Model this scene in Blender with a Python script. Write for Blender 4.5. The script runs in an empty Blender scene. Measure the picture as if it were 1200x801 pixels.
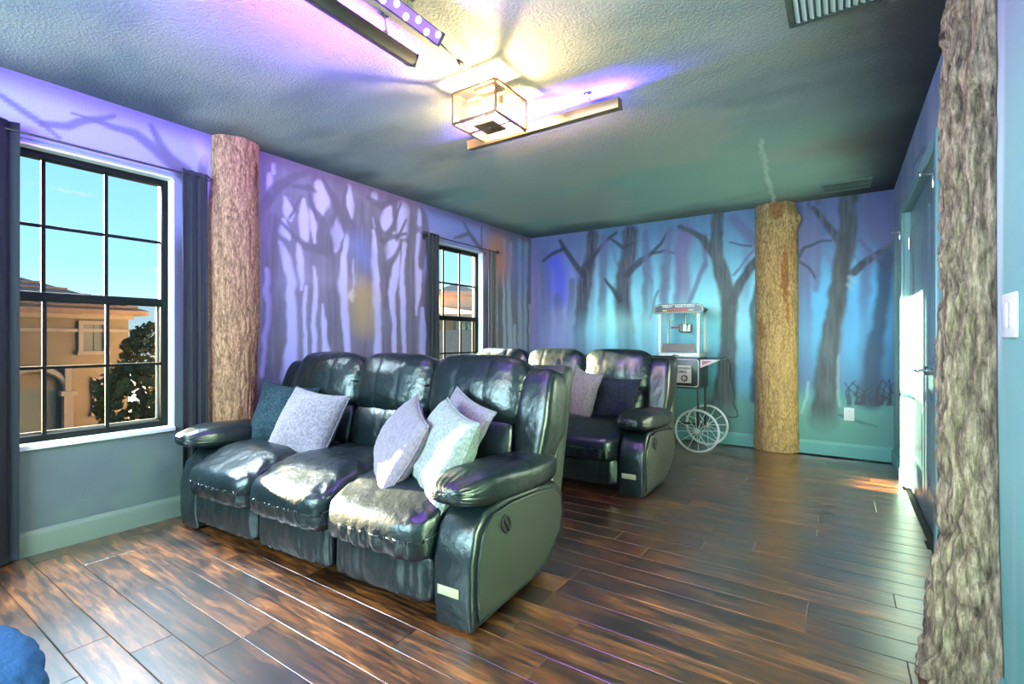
import bpy, bmesh, math, random
import numpy as np
from mathutils import Vector, Matrix, Euler

random.seed(7)
rng = np.random.default_rng(7)
S = bpy.context.scene
COL = S.collection

# ------------------------------------------------------------------ camera, world, sun, big lights
A_L, A_R, D_B, D_F, H_C = -3.424, 0.389, 5.528, -2.0, 2.437      # left, right, back, front walls, ceiling
cam_d = bpy.data.cameras.new('camera')
cam = bpy.data.objects.new('camera', cam_d); COL.objects.link(cam)
cam_d.sensor_width = 36.0
cam_d.lens = 36.0 * 571.9 / 1200.0
cam_d.shift_y = -3.5 / 1200.0
cam_d.clip_start = 0.02
cam_d.clip_end = 300
cam.location = (0, 0, 1.10)
cam.rotation_euler = (math.radians(90), 0, math.radians(34.014))
S.camera = cam

S.view_settings.view_transform = 'Standard'
S.view_settings.look = 'None'
S.view_settings.gamma = 1.0
S.view_settings.exposure = 0.0
S.view_settings.use_curve_mapping = False
S.cycles.max_bounces = 8
S.cycles.diffuse_bounces = 5
S.cycles.glossy_bounces = 4
S.cycles.transparent_max_bounces = 12
S.cycles.sample_clamp_indirect = 6.0
S.cycles.caustics_reflective = False
S.cycles.caustics_refractive = False

W = bpy.data.worlds.new('sky'); S.world = W
W.use_nodes = True
wn, wl = W.node_tree.nodes, W.node_tree.links
wn.clear()
wo = wn.new('ShaderNodeOutputWorld'); wb = wn.new('ShaderNodeBackground')
wt = wn.new('ShaderNodeTexCoord'); wx = wn.new('ShaderNodeSeparateXYZ'); wr = wn.new('ShaderNodeValToRGB')
wl.new(wt.outputs['Generated'], wx.inputs[0]); wl.new(wx.outputs['Z'], wr.inputs[0])
e = wr.color_ramp.elements
e[0].position = 0.0; e[0].color = (0.62, 0.86, 1.0, 1)
e[1].position = 1.0; e[1].color = (0.06, 0.25, 0.70, 1)
k = e.new(0.12); k.color = (0.33, 0.70, 1.0, 1)
k = e.new(0.40); k.color = (0.17, 0.50, 0.95, 1)
# thin cloud near the horizon
wnz = wn.new('ShaderNodeTexNoise'); wnz.inputs['Scale'].default_value = 3.2; wnz.inputs['Detail'].default_value = 5
wmp = wn.new('ShaderNodeMapping'); wmp.inputs['Scale'].default_value = (1, 1, 3.5)
wl.new(wt.outputs['Generated'], wmp.inputs[0]); wl.new(wmp.outputs[0], wnz.inputs['Vector'])
wcr = wn.new('ShaderNodeValToRGB'); wcr.color_ramp.elements[0].position = 0.56; wcr.color_ramp.elements[1].position = 0.78
wl.new(wnz.outputs['Fac'], wcr.inputs[0])
wmx = wn.new('ShaderNodeMix'); wmx.data_type = 'RGBA'
wl.new(wcr.outputs[0], wmx.inputs[0]); wl.new(wr.outputs[0], wmx.inputs[6]); wmx.inputs[7].default_value = (0.9, 0.95, 1.0, 1)
wl.new(wmx.outputs[2], wb.inputs[0]); wb.inputs[1].default_value = 1.5
wl.new(wb.outputs[0], wo.inputs[0])

def light(name, kind, loc, power, color, rot=(0, 0, 0), **kw):
    d = bpy.data.lights.new(name, kind); d.energy = power; d.color = color
    for a_, v_ in kw.items(): setattr(d, a_, v_)
    o = bpy.data.objects.new(name, d); COL.objects.link(o); o.location = loc; o.rotation_euler = rot
    return o
def aim(o, direction):
    o.rotation_euler = Vector(direction).to_track_quat('-Z', 'Y').to_euler()

sun = light('sun', 'SUN', (-12, -1, 5), 380.0, (1.0, 0.85, 0.54), angle=0.012)
aim(sun, (1.0, 0.10, -0.165))
# added fill lamps, unseen above the window heads, boost daylight through the two windows
for yc, pw in ((0.85, 1150), (4.02, 320)):
    l = light('window_fill', 'AREA', (A_L - 0.85, yc, 3.00), pw, (0.70, 0.88, 1.0), shape='RECTANGLE', size=1.2, size_y=0.8)
    aim(l, (1.0, 0.0, -0.95))
# fill lights added behind the camera
l = light('front_wall_fill', 'AREA', (-1.7, D_F + 0.12, 1.65), 360, (0.55, 0.93, 1.0), shape='RECTANGLE', size=2.6, size_y=1.2)
aim(l, (0, 1, 0))
l = light('front_ceiling_fill', 'AREA', (-1.4, -0.9, H_C - 0.06), 70, (1.0, 0.93, 0.8), shape='DISK', size=0.5)
aim(l, (0, 0, -1))

# ------------------------------------------------------------------ helpers
def tag(o, label=None, cat=None, group=None, kind=None):
    if label: o['label'] = label
    if cat: o['category'] = cat
    if group: o['group'] = group
    if kind: o['kind'] = kind
    return o
def empty(name, loc=(0, 0, 0), rz=0.0):
    o = bpy.data.objects.new(name, None); COL.objects.link(o)
    o.empty_display_size = 0.1; o.location = loc; o.rotation_euler = (0, 0, rz)
    return o
def copy_tree(o, parent=None):
    c = o.copy(); COL.objects.link(c)
    if parent is not None: c.parent = parent
    for ch in o.children: copy_tree(ch, c)
    return c
def mk(name, v, f, m, parent=None, smooth=True, sharp=None):
    me = bpy.data.meshes.new(name)
    v = np.asarray(v, dtype=np.float64)
    if isinstance(f, np.ndarray):
        nf = len(f)
        me.vertices.add(len(v)); me.vertices.foreach_set('co', v.astype(np.float32).ravel())
        me.loops.add(nf * 4); me.loops.foreach_set('vertex_index', f.astype(np.int32).ravel())
        me.polygons.add(nf); me.polygons.foreach_set('loop_start', np.arange(0, nf * 4, 4, dtype=np.int32))
        me.update(calc_edges=True)
    else:
        me.from_pydata([tuple(x) for x in v], [], [tuple(x) for x in f]); me.update()
    if m is not None: me.materials.append(m)
    me.validate()
    if smooth:
        me.polygons.foreach_set('use_smooth', [True] * len(me.polygons))
        if sharp is not None: me.set_sharp_from_angle(angle=math.radians(sharp))
    o = bpy.data.objects.new(name, me); COL.objects.link(o)
    if parent is not None: o.parent = parent
    return o

class MB:
    """collects primitives and links them as one mesh object"""
    def __init__(s): s.v = []; s.f = []
    def add(s, v, f, M=None):
        n = len(s.v)
        for p in v:
            p = Vector(p)
            s.v.append(tuple(M @ p) if M is not None else tuple(p))
        s.f += [tuple(i + n for i in q) for q in f]
        return s
    def box(s, x0, x1, y0, y1, z0, z1, bev=0.0, M=None):
        if bev <= 0:
            v = [(x, y, z) for x in (x0, x1) for y in (y0, y1) for z in (z0, z1)]
            f = [(0, 1, 3, 2), (4, 6, 7, 5), (0, 4, 5, 1), (2, 3, 7, 6), (0, 2, 6, 4), (1, 5, 7, 3)]
            return s.add(v, f, M)
        bm = bmesh.new(); bmesh.ops.create_cube(bm, size=1)
        for p in bm.verts:
            p.co = ((x0 + x1) / 2 + p.co.x * (x1 - x0), (y0 + y1) / 2 + p.co.y * (y1 - y0), (z0 + z1) / 2 + p.co.z * (z1 - z0))
        bmesh.ops.bevel(bm, geom=bm.edges[:], offset=bev, segments=2, affect='EDGES', profile=0.5)
        bm.verts.index_update()
        s.add([p.co[:] for p in bm.verts], [[q.index for q in g.verts] for g in bm.faces], M); bm.free()
        return s
    def tube(s, pts, r, n=10, caps=True, closed=False, M=None):
        pts = [Vector(p) for p in pts]; N = len(pts)
        rr = r if isinstance(r, (list, tuple)) else [r] * N
        v = []; f = []; ref = None
        for i, p in enumerate(pts):
            if closed: t = pts[(i + 1) % N] - pts[i - 1]
            else: t = pts[min(i + 1, N - 1)] - pts[max(i - 1, 0)]
            t.normalize()
            if ref is None:
                ref = Vector((0, 0, 1)) if abs(t.z) < 0.9 else Vector((1, 0, 0))
            a = t.cross(ref).normalized(); b = t.cross(a).normalized(); ref = -b if False else ref
            ref = (a.cross(t)).normalized()
            for k in range(n):
                q = 2 * math.pi * k / n
                v.append(tuple(p + (a * math.cos(q) + ref * math.sin(q)) * rr[i]))
        m = N if closed else N - 1
        for i in range(m):
            j = (i + 1) % N
            for k in range(n):
                k2 = (k + 1) % n
                f.append((i * n + k, i * n + k2, j * n + k2, j * n + k))
        if caps and not closed:
            f.append(tuple(range(n - 1, -1, -1))); f.append(tuple((N - 1) * n + k for k in range(n)))
        return s.add(v, f, M)
    def lathe(s, prof, n=20, M=None):
        """prof: (r, z) pairs, around Z"""
        v = []; f = []
        for r, z in prof:
            for k in range(n):
                q = 2 * math.pi * k / n; v.append((r * math.cos(q), r * math.sin(q), z))
        for i in range(len(prof) - 1):
            for k in range(n):
                k2 = (k + 1) % n
                f.append((i * n + k, i * n + k2, (i + 1) * n + k2, (i + 1) * n + k))
        f.append(tuple(range(n - 1, -1, -1))); f.append(tuple((len(prof) - 1) * n + k for k in range(n)))
        return s.add(v, f, M)
    def prism(s, outline, x0, x1, bev=0.0, M=None):
        """outline of (y, z) points extruded along x"""
        n = len(outline)
        bm = bmesh.new()
        a = [bm.verts.new((x0, y, z)) for y, z in outline]; b = [bm.verts.new((x1, y, z)) for y, z in outline]
        bm.faces.new(a[::-1]); bm.faces.new(b)
        for i in range(n): bm.faces.new((a[i], a[(i + 1) % n], b[(i + 1) % n], b[i]))
        bmesh.ops.recalc_face_normals(bm, faces=bm.faces[:])
        if bev > 0:
            ed = [g for g in bm.edges if abs(g.verts[0].co.x - g.verts[1].co.x) < 1e-6]
            bmesh.ops.bevel(bm, geom=ed, offset=bev, segments=4, affect='EDGES', profile=0.5)
        bm.verts.index_update()
        s.add([p.co[:] for p in bm.verts], [[q.index for q in g.verts] for g in bm.faces], M); bm.free()
        return s
    def build(s, name, m, parent=None, smooth=True, sharp=35):
        return mk(name, s.v, s.f, m, parent, smooth, sharp)

# value noise, vectorised
_perm = rng.random(4096)
def vnoise(p):
    p = np.asarray(p, float); i = np.floor(p).astype(np.int64); fr = p - i; fr = fr * fr * (3 - 2 * fr)
    def hsh(a, b, c): return _perm[(a * 73 + b * 179 + c * 283 + ((a * b) ^ (c * 7))) % 4096]
    r = 0
    for dx in (0, 1):
        for dy in (0, 1):
            for dz in (0, 1):
                w = (fr[..., 0] if dx else 1 - fr[..., 0]) * (fr[..., 1] if dy else 1 - fr[..., 1]) * (fr[..., 2] if dz else 1 - fr[..., 2])
                r = r + w * hsh(i[..., 0] + dx, i[..., 1] + dy, i[..., 2] + dz)
    return r
def fbm(p, o=4):
    p = np.asarray(p, float); r = 0; a = 0.5
    for _ in range(o):
        r = r + a * vnoise(p); p = p * 2.03 + 17.3; a *= 0.5
    return r / (1 - 0.5 ** o)
def sstep(a, b, x):
    t = np.clip((x - a) / (b - a), 0, 1); return t * t * (3 - 2 * t)

def rounded(n, k):
    """unit rounded cube: verts in [-1,1]^3 and quads"""
    idx = {}; V = []; F = []
    def vid(p):
        key = tuple(int(round(c * n)) for c in p)
        if key not in idx: idx[key] = len(V); V.append([c / n * 2 - 1 for c in key])
        return idx[key]
    for ax in range(3):
        for sd in (0, 1):
            for i in range(n):
                for j in range(n):
                    q = []
                    for (a, b) in ((0, 0), (1, 0), (1, 1), (0, 1)):
                        c = [0, 0, 0]; c[ax] = float(sd); c[(ax + 1) % 3] = (i + a) / n; c[(ax + 2) % 3] = (j + b) / n
                        q.append(vid(c))
                    F.append(q if sd else q[::-1])
    V = np.array(V, float)
    V = V / (np.sum(np.abs(V) ** k, axis=1) ** (1.0 / k))[:, None]
    return V, np.array(F)
_RC = {}
def puff(n, k, hx, hy, hz, fn=None):
    if (n, k) not in _RC: _RC[(n, k)] = rounded(n, k)
    V, F = _RC[(n, k)]
    P = V * np.array([hx, hy, hz])
    if fn is not None: P = fn(P.copy(), V)
    return P, F

# ------------------------------------------------------------------ materials
def nodes_of(m):
    m.use_nodes = True
    t = m.node_tree
    return t, t.nodes['Principled BSDF'], t.nodes, t.links
def mat(name, col=(0.5, 0.5, 0.5), rough=0.5, metal=0.0, spec=0.5, coat=0.0, emit=None, es=0.0, bump=None, var=None, sheen=0.0, coatr=0.1):
    """bump=(scale, strength, detail); var=(scale, colour2, stretch)"""
    m = bpy.data.materials.new(name); t, b, N, L = nodes_of(m)
    b.inputs['Base Color'].default_value = (*col, 1); b.inputs['Roughness'].default_value = rough
    b.inputs['Metallic'].default_value = metal; b.inputs['Specular IOR Level'].default_value = spec
    b.inputs['Coat Weight'].default_value = coat; b.inputs['Coat Roughness'].default_value = coatr
    b.inputs['Sheen Weight'].default_value = sheen
    if emit:
        b.inputs['Emission Color'].default_value = (*emit, 1); b.inputs['Emission Strength'].default_value = es
    tc = N.new('ShaderNodeTexCoord')
    if var:
        mp = N.new('ShaderNodeMapping'); mp.inputs['Scale'].default_value = var[2] if len(var) > 2 else (1, 1, 1)
        nz = N.new('ShaderNodeTexNoise'); nz.inputs['Scale'].default_value = var[0]; nz.inputs['Detail'].default_value = 6
        mx = N.new('ShaderNodeMix'); mx.data_type = 'RGBA'
        cr = N.new('ShaderNodeValToRGB'); cr.color_ramp.elements[0].position = 0.35; cr.color_ramp.elements[1].position = 0.65
        L.new(tc.outputs['Object'], mp.inputs[0]); L.new(mp.outputs[0], nz.inputs['Vector']); L.new(nz.outputs['Fac'], cr.inputs[0])
        L.new(cr.outputs[0], mx.inputs[0]); mx.inputs[6].default_value = (*col, 1); mx.inputs[7].default_value = (*var[1], 1)
        L.new(mx.outputs[2], b.inputs['Base Color'])
    if bump:
        nz = N.new('ShaderNodeTexNoise'); nz.inputs['Scale'].default_value = bump[0]; nz.inputs['Detail'].default_value = bump[2] if len(bump) > 2 else 3
        bp = N.new('ShaderNodeBump'); bp.inputs['Strength'].default_value = bump[1]; bp.inputs['Distance'].default_value = 0.01
        L.new(tc.outputs['Object'], nz.inputs['Vector']); L.new(nz.outputs['Fac'], bp.inputs['Height']); L.new(bp.outputs[0], b.inputs['Normal'])
    return m
def paint_mat(name, rough, scale, strength, attr='paint', spec=0.4):
    m = bpy.data.materials.new(name); t, b, N, L = nodes_of(m)
    b.inputs['Roughness'].default_value = rough; b.inputs['Specular IOR Level'].default_value = spec
    at = N.new('ShaderNodeAttribute'); at.attribute_name = attr
    L.new(at.outputs['Color'], b.inputs['Base Color'])
    tc = N.new('ShaderNodeTexCoord'); nz = N.new('ShaderNodeTexNoise'); nz.inputs['Scale'].default_value = scale; nz.inputs['Detail'].default_value = 4
    bp = N.new('ShaderNodeBump'); bp.inputs['Strength'].default_value = strength; bp.inputs['Distance'].default_value = 0.01
    L.new(tc.outputs['Object'], nz.inputs['Vector']); L.new(nz.outputs['Fac'], bp.inputs['Height']); L.new(bp.outputs[0], b.inputs['Normal'])
    return m
def glass_mat(name, tint=(1, 1, 1), gloss=0.06, dirt=0.0, dcol=(0.2, 0.18, 0.15)):
    m = bpy.data.materials.new(name); m.use_nodes = True; t = m.node_tree; N = t.nodes; L = t.links; N.clear()
    o = N.new('ShaderNodeOutputMaterial'); tr = N.new('ShaderNodeBsdfTransparent'); gl = N.new('ShaderNodeBsdfGlossy')
    tr.inputs[0].default_value = (*tint, 1); gl.inputs['Roughness'].default_value = 0.03
    fr = N.new('ShaderNodeFresnel'); fr.inputs[0].default_value = 1.45
    mx = N.new('ShaderNodeMixShader'); mu = N.new('ShaderNodeMath'); mu.operation = 'MULTIPLY'; mu.inputs[1].default_value = gloss / 0.06
    L.new(fr.outputs[0], mu.inputs[0]); L.new(mu.outputs[0], mx.inputs[0]); L.new(tr.outputs[0], mx.inputs[1]); L.new(gl.outputs[0], mx.inputs[2])
    last = mx
    if dirt > 0:
        df = N.new('ShaderNodeBsdfDiffuse'); df.inputs[0].default_value = (*dcol, 1)
        m2 = N.new('ShaderNodeMixShader'); m2.inputs[0].default_value = dirt
        L.new(mx.outputs[0], m2.inputs[1]); L.new(df.outputs[0], m2.inputs[2]); last = m2
    L.new(last.outputs[0], o.inputs[0])
    return m

M = {}
M['wall_paint'] = paint_mat('mural_wall_paint', 0.55, 120, 0.25)
M['ceiling_paint'] = paint_mat('ceiling_paint', 0.75, 95, 0.65, spec=0.3)
M['plain_wall'] = mat('plain_wall_paint', (0.16, 0.25, 0.28), 0.6, bump=(120, 0.25))
M['base_left'] = mat('baseboard_paint_grey_green', (0.15, 0.185, 0.155), 0.4)
M['base_back'] = mat('baseboard_paint_teal', (0.10, 0.27, 0.27), 0.4)
M['trim_white'] = mat('window_return_white', (0.8, 0.84, 0.84), 0.5)
M['frame_black'] = mat('window_frame_black', (0.004, 0.006, 0.005), 0.65, spec=0.12)
M['glass'] = glass_mat('window_glass', (0.97, 0.99, 0.99), 0.0012)
M['fly_screen'] = glass_mat('fly_screen_mesh', (0.80, 0.785, 0.76), 0.0, 0.010, (0.16, 0.145, 0.11))
M['door_blue'] = mat('door_paint_grey_blue', (0.15, 0.20, 0.24), 0.3, coat=0.3)
M['casing'] = mat('door_casing_paint', (0.16, 0.30, 0.31), 0.35)
M['nickel'] = mat('brushed_nickel', (0.6, 0.58, 0.55), 0.3, metal=1.0)
M['chrome'] = mat('chrome', (0.8, 0.78, 0.82), 0.12, metal=1.0)
M['leather'] = mat('black_leather', (0.004, 0.009, 0.011), 0.30, spec=0.6, bump=(24, 0.42, 10), coat=0.0)
M['leather_side'] = mat('black_leatherette_side', (0.020, 0.023, 0.018), 0.45, spec=0.8, bump=(160, 0.15, 4))
M['thread'] = mat('seam_thread', (0.01, 0.012, 0.013), 0.6)
M['dark_plastic'] = mat('dark_plastic', (0.012, 0.012, 0.013), 0.35)
M['cream_flat'] = mat('cream_flat', (0.42, 0.38, 0.24), 0.7)
M['iron'] = mat('black_iron', (0.015, 0.015, 0.017), 0.45)
M['curtain'] = mat('slate_curtain_cloth', (0.009, 0.014, 0.018), 0.75, bump=(300, 0.2), sheen=0.2)
M['curtain_dark'] = mat('navy_curtain_cloth', (0.004, 0.006, 0.012), 0.75, bump=(300, 0.2))
M['curtain_grey'] = mat('taupe_curtain_cloth', (0.12, 0.115, 0.12), 0.8, bump=(300, 0.2))
M['white_plastic'] = mat('white_plastic', (0.8, 0.8, 0.78), 0.35)
M['slot'] = mat('socket_slot', (0.02, 0.02, 0.02), 0.6)
def cloth(name, c1, c2, sc=140, sheen=0.25):
    return mat(name, c1, 0.9, spec=0.15, bump=(sc, 0.8, 3), var=(sc * 0.55, c2), sheen=sheen)
M['pillow_teal'] = cloth('pillow_teal_chenille', (0.006, 0.018, 0.028), (0.028, 0.055, 0.07), sheen=0.03)
M['pillow_lilac'] = cloth('pillow_lilac_chenille', (0.145, 0.115, 0.155), (0.27, 0.225, 0.28))
M['pillow_mauve'] = cloth('pillow_mauve_satin', (0.20, 0.155, 0.20), (0.26, 0.21, 0.26), 90)
M['pillow_silver'] = cloth('pillow_silver_velvet', (0.22, 0.23, 0.21), (0.35, 0.36, 0.34))
M['pillow_navy'] = cloth('pillow_navy_velvet', (0.006, 0.008, 0.016), (0.018, 0.022, 0.045), sheen=0.03)
M['brass'] = mat('aged_brass', (0.30, 0.19, 0.11), 0.38, metal=0.85)
M['lamp_glass'] = glass_mat('lantern_glass', (0.98, 0.96, 0.92), 0.03, 0.02, (0.9, 0.8, 0.6))
M['bulb'] = mat('lit_bulb', (1, 0.9, 0.7), 0.4, emit=(1.0, 0.72, 0.36), es=60)
M['bar_metal'] = mat('light_bar_metal', (0.03, 0.026, 0.03), 0.35, metal=0.2)
M['bar_bronze'] = mat('light_bar_bronze', (0.22, 0.13, 0.07), 0.4, metal=0.5)
M['led'] = mat('violet_led', (0.5, 0.4, 1), 0.4, emit=(0.50, 0.42, 1.0), es=14)
M['led_strip'] = mat('violet_led_lens', (0.3, 0.2, 0.8), 0.3, emit=(0.20, 0.06, 1.0), es=1.6)
M['vent_white'] = mat('vent_enamel', (0.62, 0.70, 0.66), 0.45)
M['vent_dark'] = mat('vent_shadow_paint', (0.035, 0.05, 0.045), 0.6)
M['vent_teal'] = mat('vent_painted_teal', (0.10, 0.16, 0.14), 0.6)
# ------------------------------------------------------------------ painted walls (murals are paint on a fine wall grid)
def lerp(c, col, a): return c + (np.asarray(col) - c) * a[:, None]
def stroke_cov(P, pts, soft):
    cov = np.zeros(len(P))
    for i in range(max(1, len(pts) - 1)):
        a = pts[i]; b = pts[min(i + 1, len(pts) - 1)]
        w = max(a[2], b[2]) * (0.5 + soft)
        lo = (min(a[0], b[0]) - w, min(a[1], b[1]) - w); hi = (max(a[0], b[0]) + w, max(a[1], b[1]) + w)
        sel = np.nonzero((P[:, 0] > lo[0]) & (P[:, 0] < hi[0]) & (P[:, 1] > lo[1]) & (P[:, 1] < hi[1]))[0]
        if not len(sel): continue
        q = P[sel]; d = np.array([b[0] - a[0], b[1] - a[1]]); L2 = max(d @ d, 1e-9)
        t = np.clip(((q - np.array(a[:2])) @ d) / L2, 0, 1)
        dist = np.linalg.norm(q - (np.array(a[:2]) + t[:, None] * d), axis=1)
        hw = 0.5 * (a[2] + (b[2] - a[2]) * t)
        c = 1 - sstep(hw * (1 - soft), hw * (1 + soft) + 0.006, dist)
        cov[sel] = np.maximum(cov[sel], c)
    return cov
def paint(P, base, strokes, styles):
    c = base.copy()
    wob = (fbm(np.c_[P * 9, np.zeros(len(P))], 2) - 0.5) * 0.035
    Q = P + np.c_[wob, -wob * 0.4]
    for kind, flat in [(s_[0], s_[1:]) for s_ in strokes]:
        pts = [tuple(flat[i:i + 3]) for i in range(0, len(flat), 3)]
        col, alpha, soft, mod = styles[kind]
        cov = stroke_cov(Q, pts, soft) * alpha
        if mod is not None: cov = cov * mod
        cc = np.asarray(col)
        if kind in ('t4', 'd4', 't2', 't'):      # bark streaks in the brushwork
            st = fbm(np.c_[P[:, 0] * 55, P[:, 1] * 5, np.full(len(P), 3.0)], 3)
            cols = cc[None, :] * (0.15 + 1.9 * st ** 1.5)[:, None]
            c = c + (cols - c) * cov[:, None]
        else: c = lerp(c, cc, cov)
    return np.clip(c, 0.003, 1)
def wall_grid(name, us, vs, to3d, colfn, m, holes=(), slabs=(), flip=False):
    U, V = np.meshgrid(us, vs, indexing='ij'); nu, nv = len(us), len(vs)
    P = np.c_[U.ravel(), V.ravel()]
    i, j = np.meshgrid(np.arange(nu - 1), np.arange(nv - 1), indexing='ij')
    uc = (us[:-1] + us[1:])[i.ravel()] / 2; vc = (vs[:-1] + vs[1:])[j.ravel()] / 2
    a = (i * nv + j).ravel(); F = np.c_[a, a + nv, a + nv + 1, a + 1]
    keep = np.ones(len(F), bool)
    for (u0, u1, v0, v1) in holes: keep &= ~((uc > u0) & (uc < u1) & (vc > v0) & (vc < v1))
    F = F[keep]
    if flip: F = F[:, ::-1]
    col = colfn(P)
    V3 = to3d(P); mb = MB()
    for s_ in slabs: mb.box(*s_)
    n0, f0 = len(V3), len(F)
    if mb.v:
        V3 = np.r_[V3, np.array(mb.v)]; F = np.r_[F, np.array(mb.f) + n0]
        col = np.r_[col, np.full((len(mb.v), 3), 0.2)]
    o = mk(name, V3, F, m, None, False)
    me = o.data
    at = me.color_attributes.new('paint', 'FLOAT_COLOR', 'POINT')
    at.data.foreach_set('color', np.c_[col, np.ones(len(col))].astype(np.float32).ravel())
    me.materials.append(M['plain_wall'])
    mi = np.zeros(len(me.polygons), np.int32); mi[f0:] = 1
    me.polygons.foreach_set('material_index', mi)
    tag(o, kind='structure')
    return o
def lines(a, b, step, extra=()):
    v = np.concatenate([np.arange(a, b, step), [b], np.asarray(extra, float)])
    return np.unique(np.round(v, 4))

# brush strokes and painted light spots (y, o, b) in wall metres: kind, then (along the wall, height, width) triples
MURAL_LEFT=[('g',1.924,1.596,.033,1.934,1.318,.041,1.904,1.038,.029,1.883,.84,.028),
('g',2.018,1.81,.026,2.072,1.696,.076,2.111,1.514,.063,2.111,1.264,.077,2.123,1.077,.077,2.094,.826,.137),
('g',2.166,1.824,.032,2.184,1.711,.056,2.195,1.479,.014),
('g',2.207,2.171,.023,2.212,2.055,.085,2.212,1.885,.071),
('g',2.273,2.133,.019,2.295,1.964,.054,2.312,1.859,.02),
('g',2.076,2.14,.044,2.089,2.039,.076,2.105,1.991,.018),
('g',2.046,1.979,.03,2.057,1.899,.075,2.089,1.853,.022),
('g',2.23,1.504,.019,2.219,1.332,.028,2.23,1.162,.024,2.23,.906,.033),
('g',2.302,1.662,.015,2.309,1.467,.034,2.302,1.206,.034,2.312,.902,.034),
('g',2.376,1.373,.015,2.391,1.208,.036,2.416,.875,.067),
('g',2.356,2.309,.091,2.371,2.21,.144,2.356,2.074,.035),
('g',2.52,2.093,.021,2.51,1.959,.108,2.504,1.818,.032),
('g',2.612,2.001,.028,2.579,1.742,.055,2.566,1.51,.088,2.598,1.259,.061,2.607,.866,.056),
('g',2.634,2.377,.039,2.64,2.238,.079,2.654,2.125,.028),
('g',2.889,2.051,.025,2.905,1.882,.063,2.911,1.564,.088,2.936,1.27,.076,2.942,.85,.089),
('g',3.058,2.297,.073,3.048,2.181,.141,3.015,2.037,.059),
('g',3.124,2.018,.138,3.104,1.912,.158,3.058,1.779,.026),
('g',3.192,1.951,.028,3.148,1.713,.097,3.097,1.53,.088,3.124,1.276,.047,3.137,.841,.055),
('g',3.269,1.99,.05,3.234,1.801,.035,3.227,1.54,.071,3.244,1.28,.057,3.269,.835,.05),
('g',3.251,2.327,.145,3.234,2.114,.136),
('g',3.452,2.1,.069,3.445,1.828,.092,3.429,1.556,.076,3.407,1.339,.022),
('g',3.49,1.397,.039,3.498,1.152,.086,3.49,.824,.093),
('g',3.452,2.358,.03,3.452,2.236,.061),
('g',1.944,2.279,.037,1.949,2.18,.046,1.957,2.142,.012),
('g',1.976,2.368,.025,1.978,2.308,.025),
('g',2.905,2.373,.063,2.898,2.335,.063),
('g',2.905,2.164,.044,2.911,2.092,.025),
('g',2.682,1.767,.014,2.674,1.496,.014),
('w',2.662,1.46,.074,2.674,1.414,.017),
('d',1.863,1.981,.081,1.965,2.164,.072,2.072,2.273,.053,2.254,2.407,.033),
('d',2.116,2.253,.018,2.254,2.279,.043,2.314,2.261,.02),
('d',2.018,1.973,.017,2.116,1.889,.031,2.23,1.813,.057,2.426,1.799,.078),
('d',2.242,2.297,.024,2.278,2.134,.039,2.376,2.045,.061,2.414,1.853,.131),
('d',2.376,2.387,.025,2.465,2.266,.063,2.558,2.105,.11,2.668,2.011,.145),
('d',2.612,2.371,.022,2.585,2.203,.027,2.64,2.11,.017),
('d',2.828,2.33,.042,2.967,2.289,.064,3.131,2.39,.034),
('d',2.905,2.177,.037,2.983,2.019,.111,3.131,2.044,.041,3.287,2.098,.021),
('d',3.216,2.371,.021,3.131,2.172,.034,3.064,2.058,.053),
('d',3.287,2.229,.018,3.234,2.14,.025,3.165,2.024,.034),
('d',3.216,1.968,.028,3.097,1.81,.067,3.031,1.726,.133),
('d',2.072,2.17,.011,2.116,2.108,.016,2.161,2.065,.018),
('d',2.184,2.197,.012,2.138,2.092,.016,2.094,2.009,.018),
('t',1.965,1.943,.129,1.976,1.441,.118,1.997,.833,.131),
('t',2.478,2.044,.134,2.478,1.481,.107,2.504,.801,.125),
('t',2.754,2.217,.182,2.769,1.504,.214,2.769,.785,.23),
('t',2.999,1.947,.111,3.015,1.523,.099,3.031,.768,.113),
('t',3.341,2.426,.126,3.341,1.815,.111,3.341,.749,.096),
('d',.541,2.314,.023,.589,2.293,.022,.66,2.25,.027,.734,2.212,.028),
('d',.734,2.212,.022,.806,2.156,.007),
('d',.734,2.212,.026,.835,2.234,.035,.943,2.312,.03,1.032,2.37,.013),
('d',.852,2.309,.007,.943,2.309,.02,1.032,2.305,.034,1.126,2.306,.048,1.225,2.247,.059,1.378,2.154,.098),
('d',1.211,2.378,.023,1.255,2.291,.036,1.315,2.206,.063,1.41,2.127,.1),
('d',1.51,2.265,.052,1.484,2.111,.069,1.476,1.814,.086),
('s',1.459,2.377,.068,1.51,2.265,.07),
('d',4.12,2.376,.028,4.225,2.274,.05,4.351,2.182,.052,4.502,2.101,.07),
('d',4.225,2.274,.043,4.086,2.216,.041,3.969,2.174,.016),
('d',4.456,2.385,.023,4.449,2.175,.038),
('d',3.485,2.38,.039,3.527,2.309,.075,3.541,2.151,.116,3.485,1.822,.085),
('h',4.734,1.905,.05,4.734,1.494,.05,4.742,1.01,.05),
('h',4.912,2.298,.044,4.89,1.923,.035,4.912,1.008,.061),
('h',5.044,2.269,.064,4.999,1.76,.072,5.044,1.006,.1),
('h',5.252,2.354,.096,5.252,1.731,.077,5.267,.951,.107),
('h',5.398,2.352,.1,5.383,1.742,.07,5.383,.949,.08),
('h',5.498,1.537,.041,5.498,.947,.051),
('h',5.135,1.261,.056,5.144,.954,.065),
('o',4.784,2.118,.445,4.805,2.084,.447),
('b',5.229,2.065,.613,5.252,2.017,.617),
('r',4.64,1.489,.098,4.64,1.011,.139),
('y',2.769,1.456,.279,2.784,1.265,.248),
('b',2.725,1.903,.211,2.813,1.796,.186)]
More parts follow.
